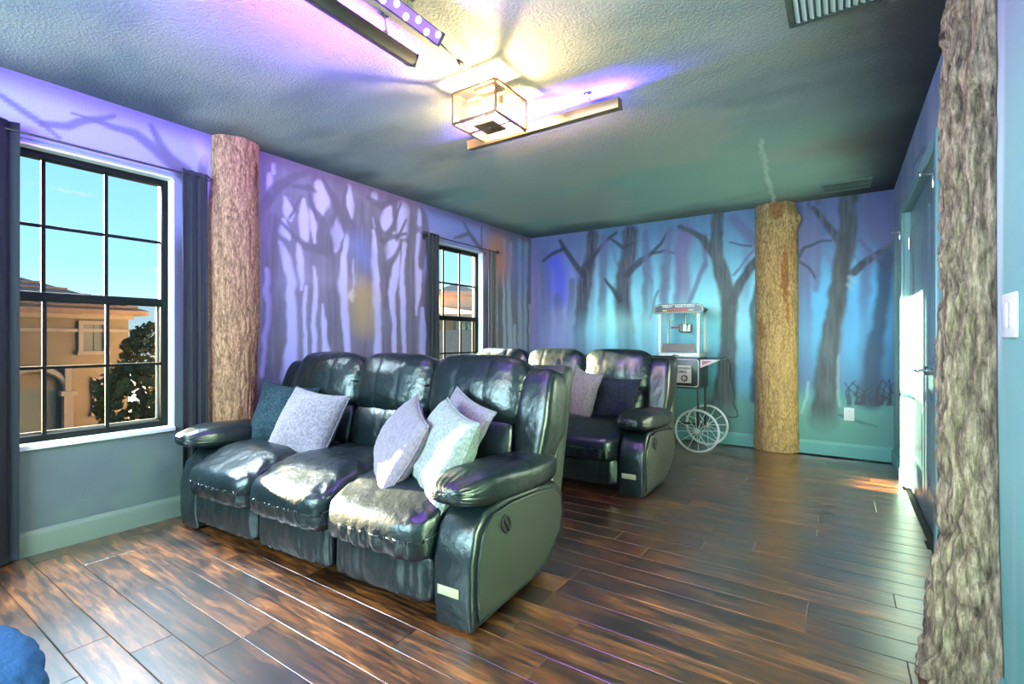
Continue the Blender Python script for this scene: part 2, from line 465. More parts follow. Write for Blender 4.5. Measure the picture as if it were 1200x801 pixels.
MURAL_BACK=[('t1',-3.239,2.189,.175,-3.196,1.787,.16,-3.21,1.359,.195,-3.256,.745,.21),
('b',-3.047,2.08,.235,-2.995,1.896,.298,-2.995,1.625,.233),
('p',-3.382,2.39,.144,-3.382,.742,.144),
('t1',-3.029,1.627,.102,-2.995,1.355,.121,-3.029,.752,.135),
('t1',-2.811,1.823,.085,-2.844,1.351,.118,-2.877,.757,.164),
('t2',-2.538,2.368,.142,-2.563,2.096,.143,-2.633,1.841,.175,-2.671,1.522,.158,-2.713,1.231,.178,-2.704,.763,.203),
('d2',-3.239,2.128,.035,-3.098,2.206,.048,-2.928,2.243,.047),
('d2',-2.995,2.361,.041,-2.894,2.216,.06,-2.762,2.026,.065,-2.659,1.901,.083),
('d2',-2.234,2.374,.024,-2.384,2.278,.042,-2.507,2.12,.068,-2.586,2.011,.081),
('t1',-2.39,2.322,.091,-2.39,1.938,.108,-2.409,1.512,.121,-2.43,.771,.157),
('t2',-2.054,2.338,.179,-2.074,2.078,.175,-2.146,1.835,.199,-2.161,1.558,.183,-2.112,1.224,.215,-2.074,.782,.279),
('d2',-2.089,1.859,.085,-1.947,1.998,.072,-1.809,2.08,.049,-1.702,2.176,.032,-1.635,2.287,.021),
('d2',-1.809,2.08,.033,-1.635,2.095,.021,-1.544,2.054,.013),
('d2',-2.369,1.823,.024,-2.279,1.704,.042,-2.19,1.559,.058),
('d2',-2.309,2.312,.018,-2.146,2.182,.041,-2.031,2.225,.028),
('t1',-1.886,2.318,.071,-1.864,1.95,.076,-1.875,1.491,.071,-1.85,.789,.108),
('t1',-1.596,2.322,.078,-1.635,1.931,.083,-1.649,1.562,.094,-1.675,.794,.105),
('t3',-1.422,2.287,.163,-1.468,1.995,.15,-1.455,1.682,.164,-1.442,1.423,.198,-1.442,.802,.222),
('t1',-1.233,1.897,.062,-1.343,1.624,.044,-1.392,1.473,.025),
('t1',-1.221,2.224,.048,-1.221,1.896,.038),
('t1',-1.728,1.646,.027,-1.782,1.488,.022,-1.823,1.328,.016),
('t4',-1.088,2.408,.111,-1.106,2.161,.125,-1.095,1.96,.129,-1.036,1.731,.15,-0.986,1.555,.171,-0.981,1.309,.162,-0.99,.964,.171,-1.009,.714,.189,-1.032,.467,.248,-1.067,.266,.358,-1.102,.113,.489),
('d4',-1.493,2.348,.041,-1.367,2.281,.049,-1.245,2.189,.063,-1.137,2.014,.089),
('d4',-0.94,1.504,.081,-0.873,1.684,.088,-0.784,1.823,.078,-0.676,1.957,.055),
('t1',-0.94,2.363,.09,-0.828,2.202,.096,-0.708,2.068,.106),
('d2',-0.963,2.115,.011,-0.873,2.078,.013,-0.773,2.055,.013),
('t1',-0.94,1.774,.023,-0.828,1.911,.022,-0.741,1.999,.026),
('k',-0.708,1.637,.064,-0.762,1.4,.052,-0.73,1.111,.064,-0.73,.488,.086),
('t1',-0.288,2.27,.14,-0.303,1.574,.113,-0.317,.709,.141),
('t1',-0.176,2.353,.055,-0.19,1.568,.044),
('t4',.066,2.428,.144,.045,2.16,.129,.027,1.939,.13,-0.013,1.622,.141,-0.066,1.27,.148,-0.107,.914,.16,-0.126,.588,.187,-0.148,.326,.241),
('d4',-0.218,2.359,.033,-0.121,2.198,.049,0,2.006,.068),
('d4',.092,1.711,.067,.17,1.799,.061,.295,1.896,.049,.405,1.976,.038),
('d2',-0.357,1.878,.023,-0.288,1.988,.023,-0.176,2.035,.017,-0.08,2.031,.014),
('d2',-0.357,1.872,.017,-0.26,1.787,.017,-0.198,1.683,.011),
('t1',.22,2.294,.22,.32,2.001,.145),
('t1',.131,2.023,.021,.233,1.871,.035,.344,1.738,.048),
('k',.344,1.845,.12,.32,1.478,.097,.27,1.139,.113,.233,.859,.123,.22,.547,.172),
('h2',.079,1.673,.036,.105,1.63,.026),
('h2',.061,1.602,.031,.087,1.562,.021),
('h2',-0.018,.948,.011,-0.034,.722,.011,-0.013,.467,.016),
('h2',-0.26,.679,.017,-0.317,.377,.017),
('d2',-0.013,.386,.021,.17,.324,.02,.27,.302,.01),
('d2',.128,.493,.013,.119,.591,.009,.141,.659,.006),
('d2',.267,.504,.012,.233,.554,.009,.307,.594,.006),
('d2',.136,.494,.013,.171,.566,.009,.132,.609,.006),
('d2',.341,.509,.012,.351,.6,.009,.3,.657,.006),
('d2',.271,.504,.012,.272,.631,.009,.299,.717,.006),
('d2',.283,.505,.012,.301,.559,.009,.294,.593,.006),
('d2',.151,.495,.013,.177,.547,.009,.148,.578,.006),
('d2',.3,.506,.012,.315,.635,.009,.35,.721,.006),
('d2',.185,.498,.013,.181,.62,.009,.238,.704,.006),
('d2',.356,.51,.012,.331,.564,.009,.323,.6,.006),
('d2',.385,.513,.012,.394,.599,.008,.362,.654,.006),
('d2',.225,.501,.013,.215,.583,.009,.236,.639,.006),
('d2',.253,.503,.012,.265,.634,.009,.304,.723,.006),
('d2',.348,.51,.012,.36,.648,.008,.308,.737,.006),
('d2',.349,.51,.012,.377,.646,.008,.357,.735,.006),
('d2',.298,.506,.012,.321,.573,.009,.307,.616,.006),
('d2',.145,.495,.013,.171,.549,.009,.205,.587,.006),
('d2',.073,.489,.013,.066,.613,.009,.029,.693,.006),
('d2',.148,.495,.013,.175,.616,.009,.092,.692,.006),
('d2',.263,.503,.012,.279,.555,.009,.243,.587,.006),
('d2',.356,.51,.012,.357,.647,.008,.414,.74,.006),
('d2',.154,.495,.013,.161,.55,.009,.096,.582,.006),
('d2',.113,.492,.013,.121,.579,.009,.07,.633,.006),
('d2',.056,.488,.013,.042,.618,.009,.113,.708,.006),
('d2',.362,.511,.012,.359,.591,.008,.364,.645,.006),
('d2',.274,.504,.012,.278,.606,.009,.288,.675,.006)]


Z0W, Z1W = 0.548, 2.095                                  # window opening heights
WIN = [(0.445, 1.335), (3.585, 4.475)]                   # window openings along the left wall
holes = [(a, b, Z0W, Z1W) for a, b in WIN]

def col_left(P):
    s, z = P[:, 0], P[:, 1]; n = len(P)
    streak = fbm(np.c_[s * 16, z * 0.9, np.zeros(n)], 3); cloud = fbm(np.c_[s * 2.2, z * 2.2, np.full(n, 5.)], 4)
    c = np.tile(np.array([0.155, 0.135, 0.215]), (n, 1)) * (0.55 + 0.9 * streak)[:, None]
    far = sstep(4.35, 4.6, s)
    c = lerp(c, (0.17, 0.15, 0.15), far * 0.7)
    sky = np.maximum(1 - sstep(1.6, 1.95, s), sstep(3.38, 3.55, s) * (1 - sstep(4.40, 4.75, s))) * sstep(1.6, 1.9, z)
    c = lerp(c, (0.34, 0.33, 0.68), sky * 0.95)
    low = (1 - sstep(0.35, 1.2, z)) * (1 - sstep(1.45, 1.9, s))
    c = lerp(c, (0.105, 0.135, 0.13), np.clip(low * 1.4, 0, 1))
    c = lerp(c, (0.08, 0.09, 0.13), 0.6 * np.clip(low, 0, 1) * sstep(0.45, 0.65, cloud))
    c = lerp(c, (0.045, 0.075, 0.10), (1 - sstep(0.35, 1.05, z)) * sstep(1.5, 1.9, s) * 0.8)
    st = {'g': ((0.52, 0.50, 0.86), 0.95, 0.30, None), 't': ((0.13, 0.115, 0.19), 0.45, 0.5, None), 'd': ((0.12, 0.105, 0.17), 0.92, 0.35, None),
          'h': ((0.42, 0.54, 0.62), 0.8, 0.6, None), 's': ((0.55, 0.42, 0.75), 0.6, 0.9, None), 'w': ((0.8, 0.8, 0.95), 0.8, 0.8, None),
          'y': ((0.46, 0.34, 0.12), 0.6, 0.95, None), 'o': ((0.72, 0.28, 0.16), 0.85, 0.9, None), 'b': ((0.16, 0.20, 0.55), 0.55, 0.95, None),  # y, o, b: soft spots of coloured light painted into the wall colour
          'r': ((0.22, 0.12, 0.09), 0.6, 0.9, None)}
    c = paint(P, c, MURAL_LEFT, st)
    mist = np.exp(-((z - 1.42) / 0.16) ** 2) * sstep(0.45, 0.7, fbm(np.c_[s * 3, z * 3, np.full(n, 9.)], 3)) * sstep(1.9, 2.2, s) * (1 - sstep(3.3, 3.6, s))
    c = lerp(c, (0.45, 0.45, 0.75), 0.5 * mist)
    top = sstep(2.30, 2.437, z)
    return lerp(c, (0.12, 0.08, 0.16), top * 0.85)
def col_back(P):
    x, z = P[:, 0], P[:, 1]; n = len(P)
    cloud = fbm(np.c_[x * 1.6, z * 1.6, np.zeros(n)], 4); streak = fbm(np.c_[x * 12, z * 0.8, np.full(n, 2.)], 3)
    c = np.tile(np.array([0.12, 0.38, 0.60]), (n, 1))
    c = lerp(c, (0.28, 0.26, 0.55), (1 - sstep(-2.9, -2.2, x)) * 0.85)
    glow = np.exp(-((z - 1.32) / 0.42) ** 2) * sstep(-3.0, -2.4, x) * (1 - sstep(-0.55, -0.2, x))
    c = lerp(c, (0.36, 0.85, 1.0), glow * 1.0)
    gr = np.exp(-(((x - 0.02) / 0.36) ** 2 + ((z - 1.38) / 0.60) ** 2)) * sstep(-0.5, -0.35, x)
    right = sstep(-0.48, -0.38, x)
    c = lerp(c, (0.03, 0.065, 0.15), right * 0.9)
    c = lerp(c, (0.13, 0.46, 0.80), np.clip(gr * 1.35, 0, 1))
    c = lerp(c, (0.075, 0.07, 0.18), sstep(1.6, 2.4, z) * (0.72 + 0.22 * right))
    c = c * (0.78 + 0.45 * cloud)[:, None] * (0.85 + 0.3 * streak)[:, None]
    fog = 0.35 + 0.65 * sstep(1.15, 1.75, z)
    st = {'t1': ((0.10, 0.10, 0.22), 0.85, 0.55, fog), 't2': ((0.065, 0.055, 0.085), 0.95, 0.35, 0.45 + 0.55 * sstep(1.1, 1.6, z)), 't3': ((0.15, 0.09, 0.25), 0.8, 0.5, fog),
          't4': ((0.050, 0.055, 0.062), 0.96, 0.25, None), 'd4': ((0.05, 0.055, 0.075), 0.96, 0.3, None), 'd2': ((0.03, 0.03, 0.055), 0.92, 0.35, None),
          'k': ((0.018, 0.03, 0.075), 0.85, 0.5, None), 'p': ((0.16, 0.11, 0.26), 0.75, 0.9, None), 'b': ((0.05, 0.06, 0.62), 0.8, 0.95, None),  # b: blue spot of light painted into the wall colour
          'h2': ((0.4, 0.52, 0.56), 0.4, 0.6, None)}
    g_ = random.Random(21); far = []
    for i in range(22):
        xx = g_.uniform(-3.35, 0.35); w_ = g_.uniform(.03, .10); k_ = g_.uniform(-.10, .10)
        far.append(('t1', xx + k_, 2.45, w_ * .8, xx + g_.uniform(-.05, .05), 1.9, w_, xx, 1.3, w_ * 1.2, xx, .7, w_ * 1.5))
        if i % 2: far.append(('t1', xx, 1.75, w_ * .5, xx + g_.choice((-1, 1)) * .16, 2.02, w_ * .35, xx + g_.choice((-1, 1)) * .24, 2.3, w_ * .2))
    c = paint(P, c, far, {'t1': ((0.11, 0.13, 0.30), 0.62, 0.8, fog)})
    gnd = 1 - sstep(0.42, 0.70, z + 0.12 * (cloud - 0.5))
    c = lerp(c, (0.10, 0.26, 0.24), gnd * 0.95)
    c = paint(P, c, MURAL_BACK, st)
    gnd2 = 1 - sstep(0.20, 0.50, z)
    c = lerp(c, (0.09, 0.22, 0.20), gnd2 * 0.75)
    mist = np.exp(-((z - 1.30) / 0.10) ** 2) * sstep(-2.6, -2.3, x) * (1 - sstep(-1.7, -1.3, x))
    return lerp(c, (0.60, 0.92, 1.0), np.clip(mist * (0.4 + 1.2 * cloud), 0, 1) * 0.25)
def col_right(P):
    s, z = P[:, 0], P[:, 1]; n = len(P)
    streak = fbm(np.c_[s * 7, z * 0.5, np.full(n, 4.)], 3)
    c = np.tile(np.array([0.22, 0.46, 0.40]), (n, 1))
    c = lerp(c, (0.50, 0.64, 0.62), sstep(0.48, 0.62, streak))
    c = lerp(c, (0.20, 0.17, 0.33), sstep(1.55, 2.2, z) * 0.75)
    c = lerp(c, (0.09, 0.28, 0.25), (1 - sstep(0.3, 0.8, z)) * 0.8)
    st = {'b': ((0.10, 0.09, 0.17), 0.8, 0.4, None)}
    return paint(P, c, [('b', 3.3, 2.06, .03, 3.7, 2.2, .025, 4.1, 2.22, .012), ('b', 1.9, 2.05, .012, 1.75, 2.3, .01, 1.6, 2.4, .008)], st)
def col_ceil(P):
    x, y = P[:, 0], P[:, 1]; n = len(P)
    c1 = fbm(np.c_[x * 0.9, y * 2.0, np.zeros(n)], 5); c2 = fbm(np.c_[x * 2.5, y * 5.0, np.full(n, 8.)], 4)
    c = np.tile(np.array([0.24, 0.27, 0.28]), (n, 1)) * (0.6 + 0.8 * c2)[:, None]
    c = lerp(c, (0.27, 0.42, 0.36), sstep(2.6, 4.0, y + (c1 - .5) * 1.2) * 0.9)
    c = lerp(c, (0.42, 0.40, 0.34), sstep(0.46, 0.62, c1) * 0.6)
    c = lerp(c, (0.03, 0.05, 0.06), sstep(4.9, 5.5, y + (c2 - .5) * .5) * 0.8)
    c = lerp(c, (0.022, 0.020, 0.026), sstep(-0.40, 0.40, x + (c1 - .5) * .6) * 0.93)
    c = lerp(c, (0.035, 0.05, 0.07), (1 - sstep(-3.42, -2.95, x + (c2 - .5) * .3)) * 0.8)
    return paint(P, c, [('l', -0.452, 3.65, .020, -0.50, 4.5, .022, -0.552, 5.40, .024)], {'l': ((0.50, 0.62, 0.55), 0.9, 0.3, None)})

ys = np.unique(np.concatenate([np.arange(D_F, 0.0, 0.10), lines(0.0, D_B, 0.0125), [p for w in WIN for p in w]]).round(4))
zs = lines(0.0, H_C, 0.0125, (Z0W, Z1W))
T = 0.15
def slabs_left():
    x0, x1 = A_L - T, A_L - 0.004; e = [D_F - T] + [p for w in WIN for p in w] + [D_B + T]; out = []
    for i in range(0, len(e), 2): out.append((x0, x1, e[i], e[i + 1], -0.05, H_C + 0.1))
    for a, b in WIN:
        out.append((x0, x1, a, b, -0.05, Z0W)); out.append((x0, x1, a, b, Z1W, H_C + 0.1))
    return out
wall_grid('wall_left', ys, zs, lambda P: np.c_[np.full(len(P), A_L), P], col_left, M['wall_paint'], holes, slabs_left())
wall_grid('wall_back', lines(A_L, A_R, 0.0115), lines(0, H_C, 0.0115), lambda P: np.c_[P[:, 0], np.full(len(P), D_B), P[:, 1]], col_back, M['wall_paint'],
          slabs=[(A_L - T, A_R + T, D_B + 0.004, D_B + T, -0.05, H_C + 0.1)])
DY0, DY1, DZ = 3.115, 4.655, 2.045                         # double door opening in the right wall
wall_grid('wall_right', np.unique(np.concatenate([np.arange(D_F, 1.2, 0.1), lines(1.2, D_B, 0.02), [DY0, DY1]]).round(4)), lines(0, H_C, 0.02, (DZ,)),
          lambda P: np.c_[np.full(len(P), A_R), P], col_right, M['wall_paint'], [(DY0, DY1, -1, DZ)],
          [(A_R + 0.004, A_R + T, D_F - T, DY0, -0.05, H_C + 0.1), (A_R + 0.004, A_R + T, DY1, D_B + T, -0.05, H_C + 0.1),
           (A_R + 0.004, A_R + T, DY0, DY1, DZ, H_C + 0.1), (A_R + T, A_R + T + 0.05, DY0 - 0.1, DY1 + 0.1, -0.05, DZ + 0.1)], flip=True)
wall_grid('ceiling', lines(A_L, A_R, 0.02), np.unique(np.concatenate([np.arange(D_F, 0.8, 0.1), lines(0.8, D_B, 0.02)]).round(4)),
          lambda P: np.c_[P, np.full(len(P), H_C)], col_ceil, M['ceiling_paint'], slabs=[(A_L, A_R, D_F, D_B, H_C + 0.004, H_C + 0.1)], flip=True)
tag(MB().box(A_L - T, A_R + T, D_F - T, D_F, -0.05, H_C + 0.1).build('wall_front', M['plain_wall'], smooth=False), kind='structure')

# ------------------------------------------------------------------ floor of hand-scraped planks
def floor_mat():
    m = bpy.data.materials.new('scraped_walnut_plank'); t, b, N, L = nodes_of(m)
    tc = N.new('ShaderNodeTexCoord'); oi = N.new('ShaderNodeObjectInfo'); ad = N.new('ShaderNodeVectorMath'); ad.operation = 'ADD'
    mu = N.new('ShaderNodeVectorMath'); mu.operation = 'SCALE'; mu.inputs[3].default_value = 37.0
    cx = N.new('ShaderNodeCombineXYZ')
    for i in range(3): L.new(oi.outputs['Random'], cx.inputs[i])
    L.new(cx.outputs[0], mu.inputs[0]); L.new(tc.outputs['Object'], ad.inputs[0]); L.new(mu.outputs[0], ad.inputs[1])
    mp = N.new('ShaderNodeMapping'); mp.inputs['Scale'].default_value = (1.3, 12, 1)
    L.new(ad.outputs[0], mp.inputs[0])
    n1 = N.new('ShaderNodeTexNoise'); n1.inputs['Scale'].default_value = 3.6; n1.inputs['Detail'].default_value = 8; n1.inputs['Roughness'].default_value = 0.66; n1.inputs['Distortion'].default_value = 0.6
    L.new(mp.outputs[0], n1.inputs['Vector'])
    cr = N.new('ShaderNodeValToRGB'); E = cr.color_ramp.elements
    E[0].position = 0.30; E[0].color = (0.010, 0.006, 0.005, 1); E[1].position = 0.76; E[1].color = (0.62, 0.23, 0.045, 1)
    q = E.new(0.44); q.color = (0.058, 0.022, 0.011, 1); q = E.new(0.58); q.color = (0.27, 0.082, 0.018, 1)
    L.new(n1.outputs['Fac'], cr.inputs[0])
    # broad blotches of dark stain
    n2 = N.new('ShaderNodeTexNoise'); n2.inputs['Scale'].default_value = 3.0; n2.inputs['Detail'].default_value = 5
    mp2 = N.new('ShaderNodeMapping'); mp2.inputs['Scale'].default_value = (0.8, 2.6, 1); L.new(ad.outputs[0], mp2.inputs[0]); L.new(mp2.outputs[0], n2.inputs['Vector'])
    c2 = N.new('ShaderNodeValToRGB'); c2.color_ramp.elements[0].position = 0.36; c2.color_ramp.elements[0].color = (0.07, 0.05, 0.05, 1); c2.color_ramp.elements[1].position = 0.62
    L.new(n2.outputs['Fac'], c2.inputs[0])
    mx = N.new('ShaderNodeMix'); mx.data_type = 'RGBA'; mx.blend_type = 'MULTIPLY'; mx.inputs[0].default_value = 0.9
    L.new(cr.outputs[0], mx.inputs[6]); L.new(c2.outputs[0], mx.inputs[7])
    hs = N.new('ShaderNodeHueSaturation'); mr = N.new('ShaderNodeMapRange'); mr.inputs[3].default_value = 0.75; mr.inputs[4].default_value = 1.25
    L.new(oi.outputs['Random'], mr.inputs[0]); L.new(mr.outputs[0], hs.inputs['Value']); L.new(mx.outputs[2], hs.inputs['Color']); L.new(hs.outputs[0], b.inputs['Base Color'])
    rr = N.new('ShaderNodeMapRange'); rr.inputs[3].default_value = 0.22; rr.inputs[4].default_value = 0.42
    L.new(n1.outputs['Fac'], rr.inputs[0]); L.new(rr.outputs[0], b.inputs['Roughness'])
    b.inputs['Specular IOR Level'].default_value = 0.45; b.inputs['Coat Weight'].default_value = 0.9; b.inputs['Coat Roughness'].default_value = 0.30; b.inputs['Coat IOR'].default_value = 2.1
    bp = N.new('ShaderNodeBump'); bp.inputs['Strength'].default_value = 0.22; bp.inputs['Distance'].default_value = 0.004
    L.new(n1.outputs['Fac'], bp.inputs['Height']); L.new(bp.outputs[0], b.inputs['Normal'])
    return m
M['plank'] = floor_mat()
M['joint'] = mat('dark_floor_joint', (0.008, 0.006, 0.006), 0.7)
floor = tag(MB().box(A_L - T, A_R + T, D_F - T, D_B + T, -0.06, -0.010).build('floor', M['joint'], smooth=False), kind='structure')
PW, PL = 0.1335, 1.22
def plank_mesh(x0, x1, name='plank'):
    g, bv, d = 0.0005, 0.0022, 0.0012
    a, b_, c, e_ = x0 + g, x1 - g, -PW / 2 + g, PW / 2 - g
    v = [(a, c, -.0095), (b_, c, -.0095), (b_, e_, -.0095), (a, e_, -.0095), (a, c, -d), (b_, c, -d), (b_, e_, -d), (a, e_, -d),
         (a + bv, c + bv, 0), (b_ - bv, c + bv, 0), (b_ - bv, e_ - bv, 0), (a + bv, e_ - bv, 0)]
    f = [(8, 9, 10, 11)]
    for i in range(4):
        j = (i + 1) % 4; f += [(i, j, 4 + j, 4 + i), (4 + i, 4 + j, 8 + j, 8 + i)]
    me = bpy.data.meshes.new(name); me.from_pydata(v, [], f); me.update(); me.materials.append(M['plank'])
    return me
full = plank_mesh(-PL / 2, PL / 2)
y = 0.60 - PW * 18.5; row = 0
rp = random.Random(11)
while y < D_B - 0.01:
    if y > D_F - 0.05:
        x = A_L - rp.choice([0.05, 0.35, 0.62, 0.85, 1.08])
        while x < A_R - 0.01:
            a, b_ = max(x, A_L), min(x + PL, A_R)
            if b_ - a > 0.03:
                me = full if (a == x and b_ == x + PL) else plank_mesh(a - (a + b_) / 2, b_ - (a + b_) / 2)
                o = bpy.data.objects.new('plank', me); COL.objects.link(o); o.parent = floor
                o.location = ((a + b_) / 2, min(y + PW / 2, D_B - PW / 2), 0)
            x += PL
    y += PW; row += 1

# ------------------------------------------------------------------ baseboards
def baseboard(name, x0, y0, x1, y1, nx, ny, m, h=0.125):
    """run of moulded board from (x0,y0) to (x1,y1), thickness along (nx,ny)"""
    prof = [(0.0, 0.0), (0.016, 0.0), (0.016, h * 0.78), (0.013, h * 0.80), (0.013, h * 0.84), (0.009, h * 0.93), (0.004, h), (0, h)]
    v = []; n = len(prof)
    for (x, y_) in ((x0, y0), (x1, y1)):
        for t, z in prof: v.append((x + nx * (t + .001), y_ + ny * (t + .001), z + .0006))
    f = [(i, (i + 1) % n, n + (i + 1) % n, n + i) for i in range(n)] + [tuple(range(n - 1, -1, -1)), tuple(range(n, 2 * n))]
    return tag(mk(name, v, f, m, None, False), kind='structure')
baseboard('baseboard_left', A_L, D_F, A_L, D_B, 1, 0, M['base_left'])
baseboard('baseboard_back', A_L, D_B, A_R, D_B, 0, -1, M['base_back'])
baseboard('baseboard_right', A_R, DY1 + 0.075, A_R, D_B, -1, 0, M['base_back'])
baseboard('baseboard_right', A_R, D_F, A_R, DY0 - 0.075, -1, 0, M['base_back'])

# ------------------------------------------------------------------ windows
def window(idx, y0, y1):
    root = tag(empty('window_%d' % idx, (A_L, (y0 + y1) / 2, Z0W)), kind='structure')
    w = (y1 - y0); h = Z1W - Z0W; hw = w / 2
    mb = MB(); t = 0.010
    mb.box(-T, 0.004, -hw, -hw + t, 0, h); mb.box(-T, 0.004, hw - t, hw, 0, h); mb.box(-T, 0.004, -hw, hw, h - t, h)
    mb.build('reveal', M['trim_white'], root, smooth=False)
    MB().box(-T, 0.022, -hw - 0.0, hw, -0.012, 0.014, bev=0.004).build('sill', M['trim_white'], root, sharp=30)
    fx0, fx1 = -0.125, -0.06; fr = 0.034
    mb = MB(); a = hw - t
    for s_ in (-1, 1): mb.box(fx0, fx1, min(s_ * a, s_ * (a - fr)), max(s_ * a, s_ * (a - fr)), 0.014, h - t, bev=0.004)
    mb.box(fx0, fx1, -a + fr, a - fr, 0.014, 0.014 + fr, bev=0.004); mb.box(fx0, fx1, -a + fr, a - fr, h - t - fr, h - t, bev=0.004)
    mb.build('window_frame', M['frame_black'], root, sharp=30)
    zb, zt = 0.014 + fr, h - t - fr; zm = (zb + zt) / 2; iw = a - fr
    MB().box(-0.105, -0.058, -iw, iw, zm - 0.024, zm + 0.024, bev=0.004).build('meeting_rail', M['frame_black'], root, sharp=30)
    pw = 2 * iw / 3; bars = 0.0085
    for sash, (za, zc, x0) in enumerate(((zb, zm - 0.024, -0.085), (zm + 0.024, zt, -0.105))):
        for i in (1, 2):
            yb = -iw + pw * i
            MB().box(x0, x0 + 0.02, yb - bars, yb + bars, za, zc, bev=0.003).build('muntin', M['frame_black'], root, sharp=30)
        zh = (za + zc) / 2
        MB().box(x0 + 0.001, x0 + 0.021, -iw, iw, zh - bars, zh + bars, bev=0.003).build('muntin', M['frame_black'], root, sharp=30)
        for i in range(3):
            for (p0, p1) in ((za, zh), (zh, zc)):
                MB().box(x0 + 0.008, x0 + 0.012, -iw + pw * i + bars, -iw + pw * (i + 1) - bars, p0 + bars * 0.6, p1 - bars * 0.6).build('pane', M['glass'], root, smooth=False)
    MB().box(-0.118, -0.1165, -iw, iw, zb, zm - 0.02).build('fly_screen', M['fly_screen'], root, smooth=False)
    mb = MB(); g = 0.012
    for s_ in (-1, 1): mb.box(-0.119, -0.114, min(s_ * iw, s_ * (iw - g)), max(s_ * iw, s_ * (iw - g)), zb, zm - 0.02)
    mb.box(-0.119, -0.114, -iw, iw, zb, zb + g)
    mb.build('screen_frame', mat('screen_frame_tan', (0.28, 0.25, 0.2), 0.5), root, smooth=False)
    return root
window(1, *WIN[0]); window(2, *WIN[1])

# ------------------------------------------------------------------ double door in the right wall
def door_leaf(idx, y0, y1, hinge_side):
    root = tag(empty('door_%d' % idx, (A_R + 0.035, (y0 + y1) / 2, 0.006)), kind='structure')
    hw = (y1 - y0) / 2 - 0.002; h = DZ - 0.012; st = 0.115
    mb = MB().box(0.012, 0.040, -hw, hw, 0.0, h)
    for s_ in (-1, 1): mb.box(0.0, 0.0405, min(s_ * hw, s_ * (hw - st)), max(s_ * hw, s_ * (hw - st)), 0, h, bev=0.003)
    for za, zc in ((0, 0.21), (0.80, 0.93), (h - 0.13, h)): mb.box(0.0005, 0.040, -hw + st, hw - st, za, zc, bev=0.003)
    mb.build('leaf', M['door_blue'], root, sharp=30)
    for za, zc in ((0.21, 0.80), (0.93, h - 0.13)):
        pb = MB(); a, b_ = -hw + st, hw - st; v = []; f = []
        for k, (ins, dx) in enumerate(((0.0, 0.001), (0.012, 0.005), (0.022, 0.010), (0.05, 0.010), (0.075, 0.004))):
            v += [(dx, a + ins, za + ins), (dx, b_ - ins, za + ins), (dx, b_ - ins, zc - ins), (dx, a + ins, zc - ins)]
            if k:
                o_ = 4 * (k - 1)
                f += [(o_ + i, o_ + 4 + i, o_ + 4 + (i + 1) % 4, o_ + (i + 1) % 4) for i in range(4)]
        n = len(v); f.append((n - 4, n - 1, n - 2, n - 3))
        pb.add(v, f); pb.build('panel', M['door_blue'], root, smooth=False)
    for z in (0.32, 1.05, 1.80):
        hb = MB(); yh = hinge_side * (hw + 0.002)
        hb.tube([(-0.006, yh, z - 0.045), (-0.006, yh, z + 0.045)], 0.007, 8)
        hb.build('hinge', M['nickel'], root)
    return root, hw
leaf_near, hw_ = door_leaf(1, DY0 + 0.012, 3.885, -1)
leaf_far, _ = door_leaf(2, 3.885, DY1 - 0.012, 1)
hb = MB(); ly, lz = hw_ - 0.062, 0.905
hb.lathe([(0.0, 0.0), (0.026, 0.0), (0.026, 0.006), (0.022, 0.010), (0.010, 0.012), (0.010, 0.045), (0.0, 0.045)], 20, Matrix.Translation((0, ly, lz)) @ Matrix.Rotation(-math.pi / 2, 4, 'Y'))
hb.tube([(-0.045, ly, lz), (-0.052, ly - 0.01, lz), (-0.054, ly - 0.05, lz), (-0.052, ly - 0.115, lz - 0.003)], [0.010, 0.011, 0.009, 0.007], 10)
tag(hb.build('door_handle', M['nickel'], leaf_near), label='brushed nickel lever handle')
ct = MB()
for y0, y1 in ((DY0 - 0.062, DY0 + 0.004), (DY1 - 0.004, DY1 + 0.062)): ct.box(A_R - 0.018, A_R + 0.002, y0, y1, 0.001, DZ + 0.062, bev=0.004)
ct.box(A_R - 0.017, A_R + 0.002, DY0 + 0.004, DY1 - 0.004, DZ - 0.004, DZ + 0.061, bev=0.004)
for y0, y1 in ((DY0, DY0 + 0.011), (DY1 - 0.011, DY1)): ct.box(A_R + 0.001, A_R + T, y0, y1, 0.001, DZ)
ct.box(A_R + 0.001, A_R + T, DY0 + 0.011, DY1 - 0.011, DZ - 0.004, DZ)
tag(ct.build('trim_1', M['casing'], sharp=30), kind='structure')
